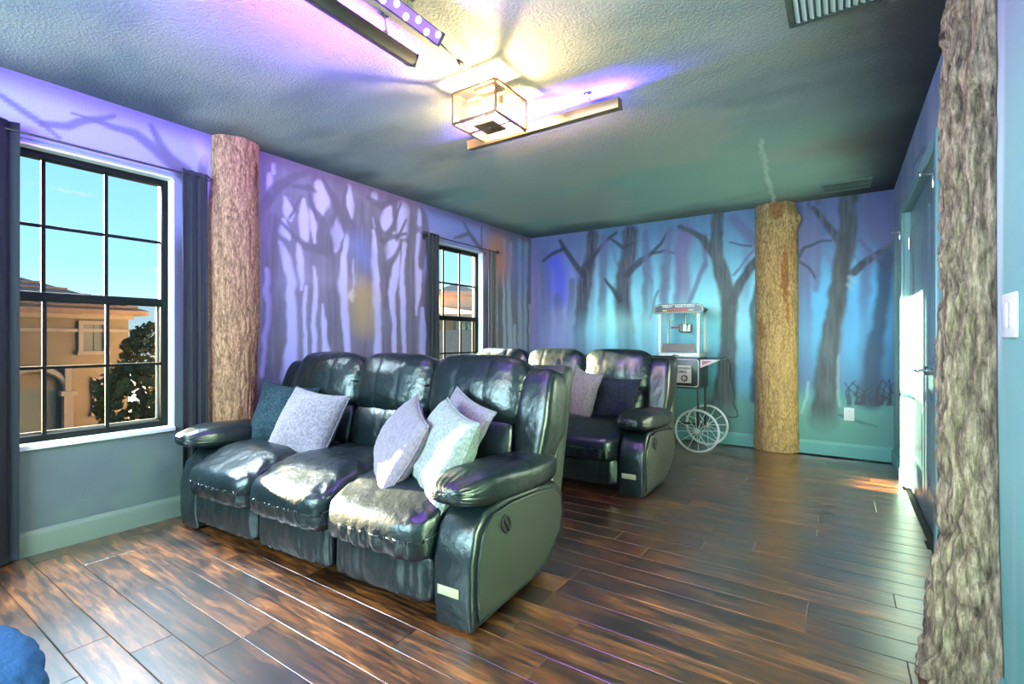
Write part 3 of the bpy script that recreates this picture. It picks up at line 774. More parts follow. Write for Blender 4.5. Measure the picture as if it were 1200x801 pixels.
# ------------------------------------------------------------------ tree trunks (split logs fixed to the walls)
def bark_mat(name, dark, mid, lite, sx=26, bump=0.9, zs=0.36):
    m = bpy.data.materials.new(name); t, b, N, L = nodes_of(m)
    tc = N.new('ShaderNodeTexCoord'); mp = N.new('ShaderNodeMapping'); mp.inputs['Scale'].default_value = (1, 1, zs)
    L.new(tc.outputs['Object'], mp.inputs[0])
    nz = N.new('ShaderNodeTexNoise'); nz.inputs['Scale'].default_value = sx; nz.inputs['Detail'].default_value = 9; nz.inputs['Roughness'].default_value = 0.72; nz.inputs['Distortion'].default_value = 0.15
    L.new(mp.outputs[0], nz.inputs['Vector'])
    cr = N.new('ShaderNodeValToRGB'); E = cr.color_ramp.elements
    E[0].position = 0.34; E[0].color = (*dark, 1); E[1].position = 0.66; E[1].color = (*lite, 1); q = E.new(0.5); q.color = (*mid, 1)
    L.new(nz.outputs['Fac'], cr.inputs[0])
    at = N.new('ShaderNodeAttribute'); at.attribute_name = 'bark_tone'
    mx = N.new('ShaderNodeMix'); mx.data_type = 'RGBA'; mx.blend_type = 'MULTIPLY'; mx.inputs[0].default_value = 1.0
    L.new(cr.outputs[0], mx.inputs[6]); L.new(at.outputs['Color'], mx.inputs[7]); L.new(mx.outputs[2], b.inputs['Base Color'])
    b.inputs['Roughness'].default_value = 0.8; b.inputs['Specular IOR Level'].default_value = 0.35
    bp = N.new('ShaderNodeBump'); bp.inputs['Strength'].default_value = bump; bp.inputs['Distance'].default_value = 0.012
    L.new(nz.outputs['Fac'], bp.inputs['Height']); L.new(bp.outputs[0], b.inputs['Normal'])
    return m
def trunk(name, loc, rz, radii, m, label, depth=0.9, furrow=0.008, fs=22, knots=(), scars=(), seed=0, nz_=300, nt=84, top=H_C - 0.004):
    """half log: flat back on the wall at local x=0, bulging towards local +x. radii: (z, r, sideways shift)"""
    z = np.linspace(0.002, top, nz_); R = np.array(radii)
    r0 = np.interp(z, R[:, 0], R[:, 1]); sh = np.interp(z, R[:, 0], R[:, 2])
    a = np.linspace(-math.pi / 2, math.pi / 2, nt)
    Z, Aa = np.meshgrid(z, a, indexing='ij'); Rr = np.repeat(r0[:, None], nt, 1)
    fl = lambda q: q.reshape(-1)
    ph = Aa * Rr.mean()
    wv = (fbm(np.c_[fl(ph) * 4, fl(Z) * 2.2, np.full(Z.size, seed + .5)], 3) - .5).reshape(Z.shape)
    rd = 1 - np.abs(2 * fbm(np.c_[fl(ph + wv * .10) * fs, fl(Z) * fs * .22, np.full(Z.size, seed + 3.1)], 3) - 1).reshape(Z.shape) * 2.0
    fine = (fbm(np.c_[fl(ph) * fs * 3, fl(Z) * fs * 1.1, np.full(Z.size, seed + 7.7)], 3) - .5).reshape(Z.shape)
    edge = np.cos(Aa) ** 0.35
    Rr = Rr + (-furrow * np.clip(rd, 0, 1) ** 2 * 1.2 + furrow * 1.2 * fine + 0.03 * wv) * edge
    bark_tone = np.ones(Z.shape + (3,)) * (1 - 0.45 * np.clip(rd, 0, 1) ** 3)[..., None]  # bark tone, darker down in the furrows
    for (kz, ka, kr, kh) in knots:
        d = np.sqrt(((Z - kz) / kr) ** 2 + ((Aa - ka) * r0.mean() / kr) ** 2)
        Rr = Rr + kh * np.exp(-d ** 2) - (abs(kh) * 0.9 if kh > 0 else 0) * np.exp(-(d / 0.35) ** 2) * (kh > 0.02)
    for (kz, ka, hz, ha, col) in scars:
        d = np.sqrt(((Z - kz) / hz) ** 2 + ((Aa - ka) / ha) ** 2) + 0.5 * fine * 2
        wgt = (1 - sstep(0.8, 1.15, d))[..., None]; bark_tone = bark_tone * (1 - wgt) + np.array(col) * wgt
        Rr = Rr - 0.005 * wgt[..., 0]
    X = Rr * np.cos(Aa) * depth + 0.002; Y = Rr * np.sin(Aa) + sh[:, None]
    V = np.c_[fl(X), fl(Y), fl(Z)]
    i, j = np.meshgrid(np.arange(nz_ - 1), np.arange(nt - 1), indexing='ij'); b = (i * nt + j).ravel()
    F = np.c_[b, b + 1, b + nt + 1, b + nt]
    k = np.arange(nz_ - 1) * nt; F2 = np.c_[k + nt - 1, k, k + nt, k + 2 * nt - 1]       # flat back
    nv = len(V); V = np.r_[V, [[0.02, sh[0], 0.002], [0.02, sh[-1], top]]]
    t0 = (nz_ - 1) * nt; tri = []
    for q in range(0, nt - 1): tri.append((t0 + q, t0 + q + 1, nv + 1, nv + 1)); 
    o = mk(name, V, np.r_[F, F2], m, None, True)
    mb = [tuple(x) for x in V[t0:t0 + nt]] + [tuple(V[nv + 1])]
    at = o.data.color_attributes.new('bark_tone', 'FLOAT_COLOR', 'POINT')
    wr_ = np.r_[bark_tone.reshape(-1, 3), [[1, 1, 1], [1, 1, 1]]]
    at.data.foreach_set('color', np.c_[wr_, np.ones(len(wr_))].astype(np.float32).ravel())
    o.location = loc; o.rotation_euler = (0, 0, rz)
    return tag(o, label, 'tree trunk')
M['bark_a'] = bark_mat('bark_tan_pink', (0.12, 0.05, 0.03), (0.42, 0.21, 0.11), (0.72, 0.42, 0.21), 95, 0.9)
M['bark_b'] = bark_mat('bark_golden', (0.17, 0.085, 0.035), (0.43, 0.25, 0.10), (0.70, 0.44, 0.19), 90, 0.9)
M['bark_r'] = bark_mat('bark_grey_brown', (0.030, 0.019, 0.013), (0.23, 0.16, 0.105), (0.56, 0.41, 0.27), 70, 0.9, 0.16)
trunk('tree_trunk', (A_L, 1.695, 0), 0, [(0, .165, 0), (0.6, .150, -.015), (1.0, .155, -.012), (1.5, .165, -.005), (1.9, .165, -.01), (2.15, .152, .0), (2.44, .150, .005)], M['bark_a'],
      'pinkish tan log trunk on the left wall between the large window and the sofa', furrow=0.006, fs=30, seed=2,
      scars=[(1.0, 0.95, .20, .16, (.25, .18, .13)), (2.22, 0.7, .10, .12, (.3, .2, .2)), (1.25, 0.85, .06, .12, (1.2, 1.1, .9))], knots=[(1.2, 0.9, .05, .012)])
trunk('tree_trunk', (-0.54, D_B, 0), -math.pi / 2, [(0, .205, 0), (0.25, .195, 0), (0.8, .192, 0), (1.5, .190, .0), (2.0, .192, .0), (2.3, .188, -.004), (2.437, .180, -.01)], M['bark_b'],
      'golden tan log trunk on the back wall right of the popcorn cart', furrow=0.0045, fs=34, seed=5,
      scars=[(1.72, 0.52, .30, .17, (.55, .36, .26)), (1.35, 0.66, .10, .10, (.6, .42, .3)), (1.2, -0.75, .12, .2, (.6, .5, .4)), (2.36, 0.15, .10, .35, (.55, .4, .3))],
      knots=[(1.66, 0.52, .035, .018), (2.26, 1.05, .07, .060), (2.36, 0.55, .06, .02)])
trunk('tree_trunk', (A_R, 2.145, 0), math.pi, [(0, .185, .035), (0.12, .168, .025), (0.45, .138, .01), (0.9, .122, .0), (1.4, .114, -.004), (1.8, .112, -.004), (2.1, .108, .006), (2.437, .106, .0)], M['bark_r'],
      'rugged grey brown log trunk on the right wall in the foreground', furrow=0.019, fs=24, seed=9, nz_=460, nt=110, depth=1.0,
      scars=[(2.10, 0.05, .022, .16, (.10, .06, .12)), (0.55, -0.55, .30, .14, (.32, .34, .36)), (0.2, 0.0, .16, .2, (.5, .5, .55))],
      knots=[(2.12, 0.15, .055, .030), (1.92, 1.2, .06, .02), (1.72, 1.25, .05, .018)])

# ------------------------------------------------------------------ reclining sofas
SW = 2.14; SE = [-0.87, -0.29, 0.29, 0.87]
def sup(vx, ang, k, axis):
    """point on the unit rounded cube with fixed x and direction ang in the (y,z) plane"""
    cy, cz = math.cos(ang), math.sin(ang); q = (1 - abs(vx) ** k) / (abs(cy) ** k + abs(cz) ** k); s_ = q ** (1.0 / k)
    return np.array([vx, cy * s_, cz * s_])
def pobj(name, PF, m, parent, loc, rx=0.0):
    o = mk(name, PF[0], PF[1], m, parent, True)
    o.location = loc; o.rotation_euler = (rx, 0, 0)
    return o
def seam_on(parent, n_name, fn, half, k, vx, a0, a1, m, r=0.0022, lift=0.0012):
    V = np.array([sup(vx, a, k, 0) for a in np.linspace(a0, a1, 26)])
    P = fn(V * np.array(half), V)
    c = P.mean(0) * np.array([0, 1, 1])
    d = P - np.c_[P[:, 0], np.zeros((len(P), 2))]; 
    P = P + 0.0 * d
    MB().tube([tuple(p) for p in P], r, 6).build(n_name, m, parent)
def make_sofa(label):
    root = tag(empty('reclining_sofa'), label, 'sofa', 'black leather reclining sofas')
    L_, LS = M['leather'], M['leather_side']
    body = MB().box(-0.86, 0.86, 0.07, 0.72, 0.055, 0.33, bev=0.02)
    body.build('base_frame', M['dark_plastic'], root)
    for sx in (-1, 1):
        for y_ in (0.10, 0.66):
            MB().lathe([(0.024, 0.0), (0.028, 0.012), (0.026, 0.058)], 14, Matrix.Translation((sx * 0.93, y_, 0))).build('foot', M['dark_plastic'], root)
    for i in range(3):
        xc = (SE[i] + SE[i + 1]) / 2; sd = i * 13.7
        # lower front panel (leg rest)
        def fr(P, V, sd=sd):
            w = fbm(np.c_[P[:, 0] * 16 + sd, P[:, 2] * 5, V[:, 1]], 3) - .5
            rid = np.sin(P[:, 0] * 105 + 9 * w + sd) * sstep(0.05, 0.9, np.abs(V[:, 0]))
            P[:, 1] -= (V[:, 1] < 0) * (0.016 * (1 - V[:, 0] ** 2) * (1 - V[:, 2] ** 2) + 0.016 * w + 0.0055 * rid)
            for s_ in (-.33, .33): P[:, 1] += (V[:, 1] < 0) * 0.006 * np.exp(-((V[:, 0] - s_) / .05) ** 2)
            return P
        h_ = (0.284, 0.055, 0.100)
        o = pobj('leg_rest', puff(36, 7, *h_, fr), L_, root, (xc, 0.045, 0.160))
        for s_ in (-.33, .33): seam_on(o, 'seam', fr, h_, 7, s_, math.radians(110), math.radians(250), M['thread'])
        # seat cushion
        def se(P, V, sd=sd):
            w = fbm(np.c_[P[:, 0] * 9 + sd, P[:, 1] * 9, P[:, 2] * 5], 4) - .5
            front = sstep(-0.35, -1.0, V[:, 1])
            P[:, 2] += (V[:, 2] > 0) * 0.030 * (1 - V[:, 0] ** 4) * (1 - sstep(0.2, 1, np.abs(V[:, 1])) * .6)
            P[:, 2] -= front * (0.030 + 0.030 * (V[:, 2] > 0))
            P[:, 1] -= front * 0.035 * (1 - V[:, 2] ** 2) * (1 - 0.5 * V[:, 0] ** 2)
            rid = np.sin(P[:, 0] * 85 + 14 * w + sd * 2)
            lowf = front * sstep(0.5, -0.5, V[:, 2])
            P[:, 1] += lowf * 0.006 * rid
            P[:, 2] += (V[:, 2] > 0) * (0.012 * w + 0.005 * np.sin((P[:, 1] + 0.5 * P[:, 0]) * 70 + 16 * w) * sstep(0.45, 1, np.abs(V[:, 0])))
            return P
        h_ = (0.291, 0.360, 0.112)
        o = pobj('seat_cushion', puff(40, 7, *h_, se), L_, root, (xc, 0.300, 0.362))
        seam_on(o, 'seam', se, h_, 7, 0.0, math.radians(40), math.radians(95), M['thread'])
        # lumbar part of the back
        def lu(P, V, sd=sd):
            w = fbm(np.c_[P[:, 0] * 10 + sd, P[:, 2] * 10, P[:, 1] * 5], 3) - .5
            P[:, 1] -= (V[:, 1] < 0) * (0.035 * (1 - V[:, 0] ** 2) * (1 - V[:, 2] ** 2) + 0.010 * w)
            P[:, 1] += (V[:, 1] < 0) * 0.006 * np.exp(-(V[:, 0] / .05) ** 2)
            return P
        h_ = (0.288, 0.095, 0.165)
        o = pobj('backrest', puff(32, 5, *h_, lu), L_, root, (xc, 0.665, 0.545), math.radians(-13))
        seam_on(o, 'seam', lu, h_, 5, 0.0, math.radians(110), math.radians(250), M['thread'])
        # head pillow
        def he(P, V, sd=sd, i=i):
            w = fbm(np.c_[P[:, 0] * 9 + sd, P[:, 2] * 9, P[:, 1] * 5 + 2], 4) - .5
            P[:, 1] -= (V[:, 1] < 0) * (0.045 * (1 - V[:, 0] ** 2) * (1 - V[:, 2] ** 2) + 0.020 * w)
            P[:, 2] += (V[:, 2] > 0) * 0.012 * (1 - V[:, 0] ** 2) - sstep(0.6, 1, np.abs(V[:, 0])) * 0.012 * (V[:, 2] > 0)
            for s_ in (-.30, .30): P[:, 1] += (V[:, 1] < 0.2) * 0.0045 * np.exp(-((V[:, 0] - s_) / .04) ** 2)
            rid = np.sin(P[:, 2] * 80 + 26 * w) * sstep(0.70, 1.0, np.abs(V[:, 0])) * (0.3 + 2.2 * np.abs(w))
            P[:, 1] += 0.0055 * rid * (V[:, 1] < 0.4)
            return P
        hw = 0.300 if i == 1 else 0.312
        h_ = (hw, 0.105, 0.182)
        o = pobj('headrest', puff(44, 5, *h_, he), L_, root, (xc + (i - 1) * 0.018, 0.735, 0.815), math.radians(-15))
        for s_ in (-.30, .30): seam_on(o, 'seam', he, h_, 5, s_, math.radians(75), math.radians(255), M['thread'])
    # sides
    out = [(0.00, 0.015), (-0.012, 0.10), (-0.012, 0.27), (0.02, 0.38), (0.09, 0.445), (0.25, 0.455), (0.50, 0.435), (0.70, 0.405), (0.775, 0.34), (0.785, 0.24), (0.755, 0.14), (0.60, 0.04), (0.45, 0.015)]
    cx, cz = 0.385, 0.235
    inn = [(cx + (y_ - cx) * 0.90, cz + (z_ - cz) * 0.86) for y_, z_ in out]
    for sx in (-1, 1):
        a, b = (0.872, 1.055) if sx > 0 else (-1.055, -0.872)
        arm = MB().prism(out, a, b, bev=0.022).build('arm', L_, root, sharp=40)
        p0, p1 = (1.048, 1.063) if sx > 0 else (-1.063, -1.048)
        pan = MB().prism(inn, p0, p1, bev=0.006).build('side_panel', LS, root, sharp=40)
        loop = []
        for i in range(len(inn)):
            q0, q1, q2 = inn[i], inn[(i + 1) % len(inn)], None
            for t in (0, .25, .5, .75): loop.append((sx * 1.060, q0[0] + (q1[0] - q0[0]) * t, q0[1] + (q1[1] - q0[1]) * t))
        MB().tube(loop, [0.006 + 0.0012 * ((i * 7) % 3 - 1) for i in range(len(loop))], 8, closed=True).build('piping', L_, pan)
        if sx > 0:
            T_ = Matrix.Translation((1.063, 0.215, 0.355)) @ Matrix.Rotation(math.radians(35), 4, 'X')
            ring = [(0.003, 0.026 * math.cos(q), 0.040 * math.sin(q)) for q in np.linspace(0, 2 * math.pi, 28)[:-1]]
            hd = MB().tube(ring, 0.0065, 8, closed=True, M=T_)
            hd.lathe([(0.024, 0.0), (0.024, 0.002)], 20, T_ @ Matrix.Diagonal((1, 1, 1.45, 1)) @ Matrix.Rotation(math.pi / 2, 4, 'Y'))
            hd.box(0.002, 0.010, -0.006, 0.006, -0.034, 0.034, bev=0.003, M=T_)
            tag(hd.build('recliner_handle', M['dark_plastic'], root), label='oval black pull handle')
        def pad(P, V, sx=sx):
            w = fbm(np.c_[P[:, 0] * 12, P[:, 1] * 8, P[:, 2] * 8 + sx], 4) - .5
            front = sstep(-0.55, -1.0, V[:, 1])
            P[:, 2] += (V[:, 2] > 0) * 0.018 * (1 - V[:, 0] ** 2) - front * 0.028 * (V[:, 2] > 0)
            P[:, 2] += 0.010 * w
            P[:, 0] *= 1 - 0.10 * front + 0.06 * sstep(-0.8, 0, V[:, 1]) * (1 - sstep(.2, 1, V[:, 1]))
            ga = front * np.sin(np.arctan2(V[:, 2], V[:, 0]) * 22)
            P[:, 1] += 0.004 * ga
            for s_ in (0.12,): P[:, 2] -= (V[:, 2] > 0) * 0.006 * np.exp(-((V[:, 1] - s_) / .03) ** 2)
            return P
        h_ = (0.128, 0.405, 0.066)
        o = pobj('armrest', puff(34, 3.6, *h_, pad), L_, root, (sx * 0.958, 0.345, 0.500), math.radians(-4.5))
        def wing(P, V, sx=sx):
            w = fbm(np.c_[P[:, 0] * 10 + sx * 3, P[:, 1] * 8, P[:, 2] * 7], 3) - .5
            P[:, 0] *= 1 - 0.28 * sstep(0.2, -1, V[:, 2])
            P[:, 1] -= (V[:, 1] < 0) * (0.02 * (1 - V[:, 2] ** 2) + 0.010 * w)
            return P
        h_ = (0.098, 0.120, 0.285)
        o = pobj('wing', puff(30, 5, *h_, wing), L_, root, (sx * 0.955, 0.735, 0.660), math.radians(-14))
        seam_on(o, 'seam', wing, h_, 5, sx * 0.80, math.radians(100), math.radians(260), M['thread'])
    bk = [(0.660, 0.33), (0.785, 0.30), (0.945, 0.90), (0.930, 0.950), (0.885, 0.960), (0.835, 0.930)]
    MB().prism(bk, -1.045, 1.045, bev=0.028).build('back_panel', LS, root, sharp=40)
    tag(MB().box(0.900, 1.000, -0.0165, -0.0125, 0.135, 0.170, bev=0.001).build('cream_rect', M['cream_flat'], root), label='small cream rectangle')  # small cream rectangle on the arm front
    return root
def place_sofa(root, ox, oy, deg):
    a = math.radians(deg); root.location = (ox - SW / 2 * math.cos(a), oy - SW / 2 * math.sin(a), 0); root.rotation_euler = (0, 0, a)
    return root.location.copy(), a
sofa1 = make_sofa('black leather three-seat reclining sofa in front, with a teal pillow at its left arm')
S1 = place_sofa(sofa1, -1.105, 1.405, 3.0)
sofa2 = copy_tree(sofa1); sofa2['label'] = 'black leather three-seat reclining sofa behind the front one, beside the popcorn cart'
S2 = place_sofa(sofa2, -1.095, 3.255, 1.0)

# ------------------------------------------------------------------ throw pillows
def pillow_mesh(hx, hy, t, seed, n=34, pinch=0.10):
    g = np.linspace(-1, 1, n); g = np.sign(g) * np.abs(g) ** 0.8
    U, V = np.meshgrid(g, g, indexing='ij'); u, v = U.ravel(), V.ravel()
    X = hx * u * (1 - pinch * (1 - v ** 2) * u ** 2); Y = hy * v * (1 - pinch * (1 - u ** 2) * v ** 2)
    th = t * np.clip((1 - u ** 2) * (1 - v ** 2), 0, 1) ** 0.42
    ns = fbm(np.c_[u * 2.2 + seed, v * 2.2, np.full(len(u), seed * 1.7)], 3) - .5
    wr = fbm(np.c_[u * 6 + seed, v * 6, np.full(len(u), seed * .7)], 3) - .5
    th = th * (1 + 0.5 * ns) + 0.012 * wr * (th > 0.01)
    wv = 0.02 * np.sin(u * 2 + seed) * np.cos(v * 1.7)
    top = np.c_[X, Y, th + wv]; bot = np.c_[X, Y, -th * 0.9 + wv]
    i, j = np.meshgrid(np.arange(n - 1), np.arange(n - 1), indexing='ij'); b = (i * n + j).ravel()
    F = np.c_[b, b + n, b + n + 1, b + 1]; N = n * n
    edge = np.ones((n, n), bool); edge[1:-1, 1:-1] = False; e_ = edge.ravel()
    idx = np.arange(N) + N; idx[e_] = np.arange(N)[e_]
    G = idx[F[:, ::-1]]
    return np.r_[top, bot], np.r_[F, G], [tuple(top[k]) for k in list(range(0, N - n, n)) + list(range(N - n, N - 1)) + list(range(N - 1, n - 1, -n)) + list(range(n - 1, 0, -1))]
def pillow(m, label, sofa, X, Y, Z, size, facing, up_roll, t=0.075, seed=1, group='throw pillows on the sofas'):
    """facing: direction of the face in sofa axes; up_roll: roll of the square about it, degrees"""
    V, F, ring = pillow_mesh(size[0] / 2, size[1] / 2, t, seed)
    o = mk('throw_pillow', V, F, m, None, True)
    MB().tube(ring, 0.0035, 6, closed=True).build('edge_piping', m, o)
    nz = Vector(facing).normalized(); up = Vector((0, 0, 1)); x = up.cross(nz).normalized(); y = nz.cross(x)
    R = Matrix((x, y, nz)).transposed() @ Matrix.Rotation(math.radians(up_roll), 3, 'Z')
    loc, a = sofa; Rz = Matrix.Rotation(a, 3, 'Z')
    o.rotation_euler = (Rz @ R).to_euler(); o.location = loc + Rz @ Vector((X, Y, Z))
    return tag(o, label, 'pillow', group)
pillow(M['pillow_teal'], 'dark teal chenille pillow against the left arm of the front sofa', S1, -0.73, 0.42, 0.615, (0.42, 0.42), (0.35, -1, 0.40), -6, seed=1)
pillow(M['pillow_lilac'], 'large lilac grey pillow tilted beside the dark teal one', S1, -0.37, 0.35, 0.615, (0.46, 0.40), (0.10, -1, 0.55), -5, seed=2)
pillow(M['pillow_mauve'], 'slim mauve pillow leaning on the right-hand seat of the front sofa', S1, 0.49, 0.21, 0.610, (0.40, 0.40), (-0.55, -0.85, 0.55), -16, seed=3)
pillow(M['pillow_silver'], 'plump silver pillow against the right arm of the front sofa', S1, 0.755, 0.20, 0.605, (0.41, 0.41), (-0.55, -0.95, 0.42), -9, t=0.095, seed=4)
pillow(M['pillow_mauve'], 'mauve pillow almost hidden behind the silver pillow', S1, 0.67, 0.42, 0.640, (0.38, 0.38), (-0.35, -1, 0.40), -14, t=0.06, seed=5)
pillow(M['pillow_lilac'], 'pinkish lilac pillow on the rear sofa left of a navy one', S2, 0.44, 0.34, 0.650, (0.40, 0.40), (-0.60, -0.9, 0.30), -6, seed=6)
pillow(M['pillow_navy'], 'navy velvet pillow in the corner of the rear sofa', S2, 0.66, 0.42, 0.625, (0.42, 0.36), (0.05, -1, 0.35), -3, seed=7)
# ------------------------------------------------------------------ curtains and rods
def curtain(y0, y1, z0, z1, m, label, folds=4, amp=0.028, x=None, flare=0.0, group='window curtains', seed=0):
    x = A_L + 0.062 if x is None else x
    n = folds * 14; nz_ = 40; V = []; th = 0.003
    s = np.linspace(0, 1, n + 1); zz = np.linspace(z0, z1, nz_)
    P = np.zeros((nz_, n + 1, 3))
    for k, z in enumerate(zz):
        t = (z - z0) / (z1 - z0); w = (y1 - y0) * (1 + flare * (1 - t)); yc = (y0 + y1) / 2
        ph = s * folds * 2 * math.pi + 0.5 * np.sin(s * 5 + seed) * (1 - t)
        P[k, :, 0] = x + amp * (0.75 + 0.25 * np.sin(s * 9 + seed)) * np.sin(ph) * (0.85 + 0.3 * (1 - t))
        P[k, :, 1] = yc + (s - 0.5) * w + 0.010 * np.sin(2 * ph + 1) ; P[k, :, 2] = z
    Q = P.copy(); Q[..., 0] += th
    V = np.r_[P.reshape(-1, 3), Q.reshape(-1, 3)]; N = nz_ * (n + 1)
    i, j = np.meshgrid(np.arange(nz_ - 1), np.arange(n), indexing='ij'); b = (i * (n + 1) + j).ravel()
    F = np.c_[b, b + 1, b + n + 2, b + n + 1]
    rim = []
    for k in range(nz_ - 1):
        for c in (0, n): a = k * (n + 1) + c; rim.append((a, a + n + 1, a + n + 1 + N, a + N))
    for c in range(n):
        for k in (0, nz_ - 1): a = k * (n + 1) + c; rim.append((a, a + 1, a + 1 + N, a + N))
    o = mk('curtain', V, np.r_[F + 0, F[:, ::-1] + N, np.array(rim)], m, None, True)
    yc = (y0 + y1) / 2
    return tag(o, label, 'curtain', group)
curtain(0.15, 0.630, 0.012, 2.165, M['curtain_dark'], 'navy curtain on the near side of the large window', 5, seed=1)
curtain(1.345, 1.490, 0.012, 2.150, M['curtain'], 'slate curtain bunched between the large window and the tan trunk', 3, seed=2, amp=0.024)
curtain(3.490, 3.655, 0.012, 2.150, M['curtain'], 'slate curtain on the left side of the far window', 3, seed=3, amp=0.024)
curtain(4.490, 4.640, 0.012, 2.120, M['curtain_grey'], 'taupe curtain on the right side of the far window', 3, seed=4, amp=0.022)
def rod(y0, y1, label):
    yc = (y0 + y1) / 2; root = tag(empty('curtain_rod', (A_L + 0.062, yc, 2.122)), label, 'curtain rod', 'curtain rods')
    hw = (y1 - y0) / 2
    MB().tube([(0, -hw, 0), (0, hw, 0)], 0.006, 10).build('rod', M['iron'], root)
    for s_ in (-1, 1):
        mb = MB(); cur = [(0.010 * math.sin(q * 2), s_ * (hw + 0.022 - 0.022 * math.cos(q)), 0.022 * math.sin(q) * (1 - q / 9)) for q in np.linspace(0, 6.6, 26)]
        mb.tube(cur, [0.0065 - 0.00012 * k for k in range(26)], 8)
        mb.lathe([(0.0, -0.013), (0.010, -0.008), (0.013, 0), (0.010, 0.008), (0.0, 0.013)], 12, Matrix.Translation((0, s_ * (hw + 0.006), 0)))
        mb.build('finial', M['iron'], root)
        b = MB().tube([(0, s_ * (hw - 0.03), -0.003), (-0.03, s_ * (hw - 0.03), -0.012), (-0.060, s_ * (hw - 0.03), -0.012)], 0.005, 8)
        b.box(-0.0615, -0.057, s_ * (hw - 0.03) - 0.012, s_ * (hw - 0.03) + 0.012, -0.04, 0.016, bev=0.001)
        b.build('bracket', M['iron'], root)
    return root
rod(0.14, 1.478, 'thin black curtain rod above the large window')
rod(3.480, 4.660, 'thin black curtain rod above the far window')

# ------------------------------------------------------------------ popcorn cart with the machine on it
def text_mesh(body, size, name, m, parent, M4, extrude=0.0008, bold=0.0):
    cu = bpy.data.curves.new('lettering', 'FONT'); cu.body = body; cu.size = size; cu.extrude = extrude; cu.offset = bold
    cu.align_x = 'CENTER'; cu.align_y = 'CENTER'; cu.resolution_u = 2
    ob = bpy.data.objects.new('lettering', cu); COL.objects.link(ob)
    dg = bpy.context.evaluated_depsgraph_get(); dg.update()
    me = bpy.data.meshes.new_from_object(ob.evaluated_get(dg)); bpy.data.objects.remove(ob); bpy.data.curves.remove(cu)
    me.transform(M4); me.materials.clear(); me.materials.append(m)
    o = bpy.data.objects.new(name, me); COL.objects.link(o); o.parent = parent
    return o
FACE = Matrix.Rotation(math.pi / 2, 4, 'X')                 # lettering that faces -y
M['cart_black'] = mat('cart_black_enamel', (0.012, 0.013, 0.014), 0.3)
M['cart_white'] = mat('cart_white_enamel', (0.82, 0.82, 0.80), 0.35)
M['steel'] = mat('popcorn_steel', (0.62, 0.62, 0.60), 0.25, metal=0.9)
M['ink'] = mat('black_print', (0.02, 0.02, 0.02), 0.6)
M['red_print'] = mat('red_print', (0.62, 0.03, 0.02), 0.5)
M['gold_print'] = mat('yellow_print', (0.75, 0.60, 0.22), 0.5)
M['pink'] = mat('pennant_pink', (0.42, 0.12, 0.22), 0.5)
M['smoked'] = mat('smoked_flap', (0.10, 0.065, 0.05), 0.25)
CX0, CX1, CY0, CY1 = -1.56, -1.135, 4.93, 5.29
cart = tag(empty('popcorn_cart', ((CX0 + CX1) / 2, (CY0 + CY1) / 2, 0)), 'black cart with white spoked wheels by the back wall, under the popcorn machine', 'cart')
hx, hy = (CX1 - CX0) / 2, (CY1 - CY0) / 2
MB().box(-hx, hx, -hy, hy, 0.615, 0.918, bev=0.012).build('cabinet', M['cart_black'], cart)
lp = [(-hx + .03 + 0.0, -hy - .002, .635), (hx - .03, -hy - .002, .635), (hx - .014, -hy - .002, .65), (hx - .014, -hy - .002, .885), (hx - .03, -hy - .002, .90), (-hx + .03, -hy - .002, .90), (-hx + .014, -hy - .002, .885), (-hx + .014, -hy - .002, .65)]
MB().tube(lp, 0.005, 6, closed=True).build('front_trim', M['cart_white'], cart)
pl = MB().box(-hx + 0.075, hx - 0.080, -hy - 0.005, -hy + 0.001, 0.668, 0.842, bev=0.002).build('sign_plate', M['cart_white'], cart)
for wd, wx_ in (('GREAT', -0.082), ('NORTHERN', 0.052)): text_mesh(wd, 0.027, 'lettering', M['ink'], pl, Matrix.Translation((wx_, -hy - 0.0062, 0.812)) @ FACE, bold=0.0004)
text_mesh('POPCORN', 0.036, 'lettering', M['ink'], pl, Matrix.Translation((0.0, -hy - 0.0062, 0.776)) @ FACE, bold=0.0006)
em = MB(); em.tube([(0.068 + 0.026 * math.cos(q), -hy - 0.006, 0.715 + 0.026 * math.sin(q)) for q in np.linspace(0, 2 * math.pi, 25)[:-1]], 0.006, 6, closed=True)
em.tube([(0.085, -hy - 0.006, 0.742), (0.072, -hy - 0.006, 0.715), (0.078, -hy - 0.006, 0.69)], 0.003, 6)
em.build('round_emblem', M['ink'], pl)
sh = MB().box(hx, hx + 0.20, -hy + 0.02, hy - 0.02, 0.905, 0.917, bev=0.003)
sh.build('side_shelf', M['cart_black'], cart)
pn = MB(); tri = [(hx + 0.002, .902), (hx + 0.185, .902), (hx + 0.002, .818)]
def flat_poly(mb, pts, y0, y1):
    n = len(pts); v = [(x, y0, z) for x, z in pts] + [(x, y1, z) for x, z in pts]
    f = [tuple(range(n)), tuple(range(2 * n - 1, n - 1, -1))] + [(i, n + i, n + (i + 1) % n, (i + 1) % n) for i in range(n)]
    mb.add(v, f)
flat_poly(pn, tri, -hy + 0.002, -hy + 0.008)
br = pn.build('shelf_bracket', mat('pennant_border', (0.75, 0.62, 0.68), 0.5), cart, smooth=False)
pn = MB(); flat_poly(pn, [(hx + 0.022, .890), (hx + 0.115, .890), (hx + 0.022, .846)], -hy - 0.001, -hy + 0.002)
pn.build('pink_inlay', M['pink'], br, smooth=False)
for x_, y_ in ((hx - 0.022, -hy + 0.03), (hx - 0.022, hy - 0.03)):
    MB().box(x_ - 0.011, x_ + 0.011, y_ - 0.011, y_ + 0.011, 0.20, 0.62, bev=0.003).build('leg', M['cart_black'], cart)
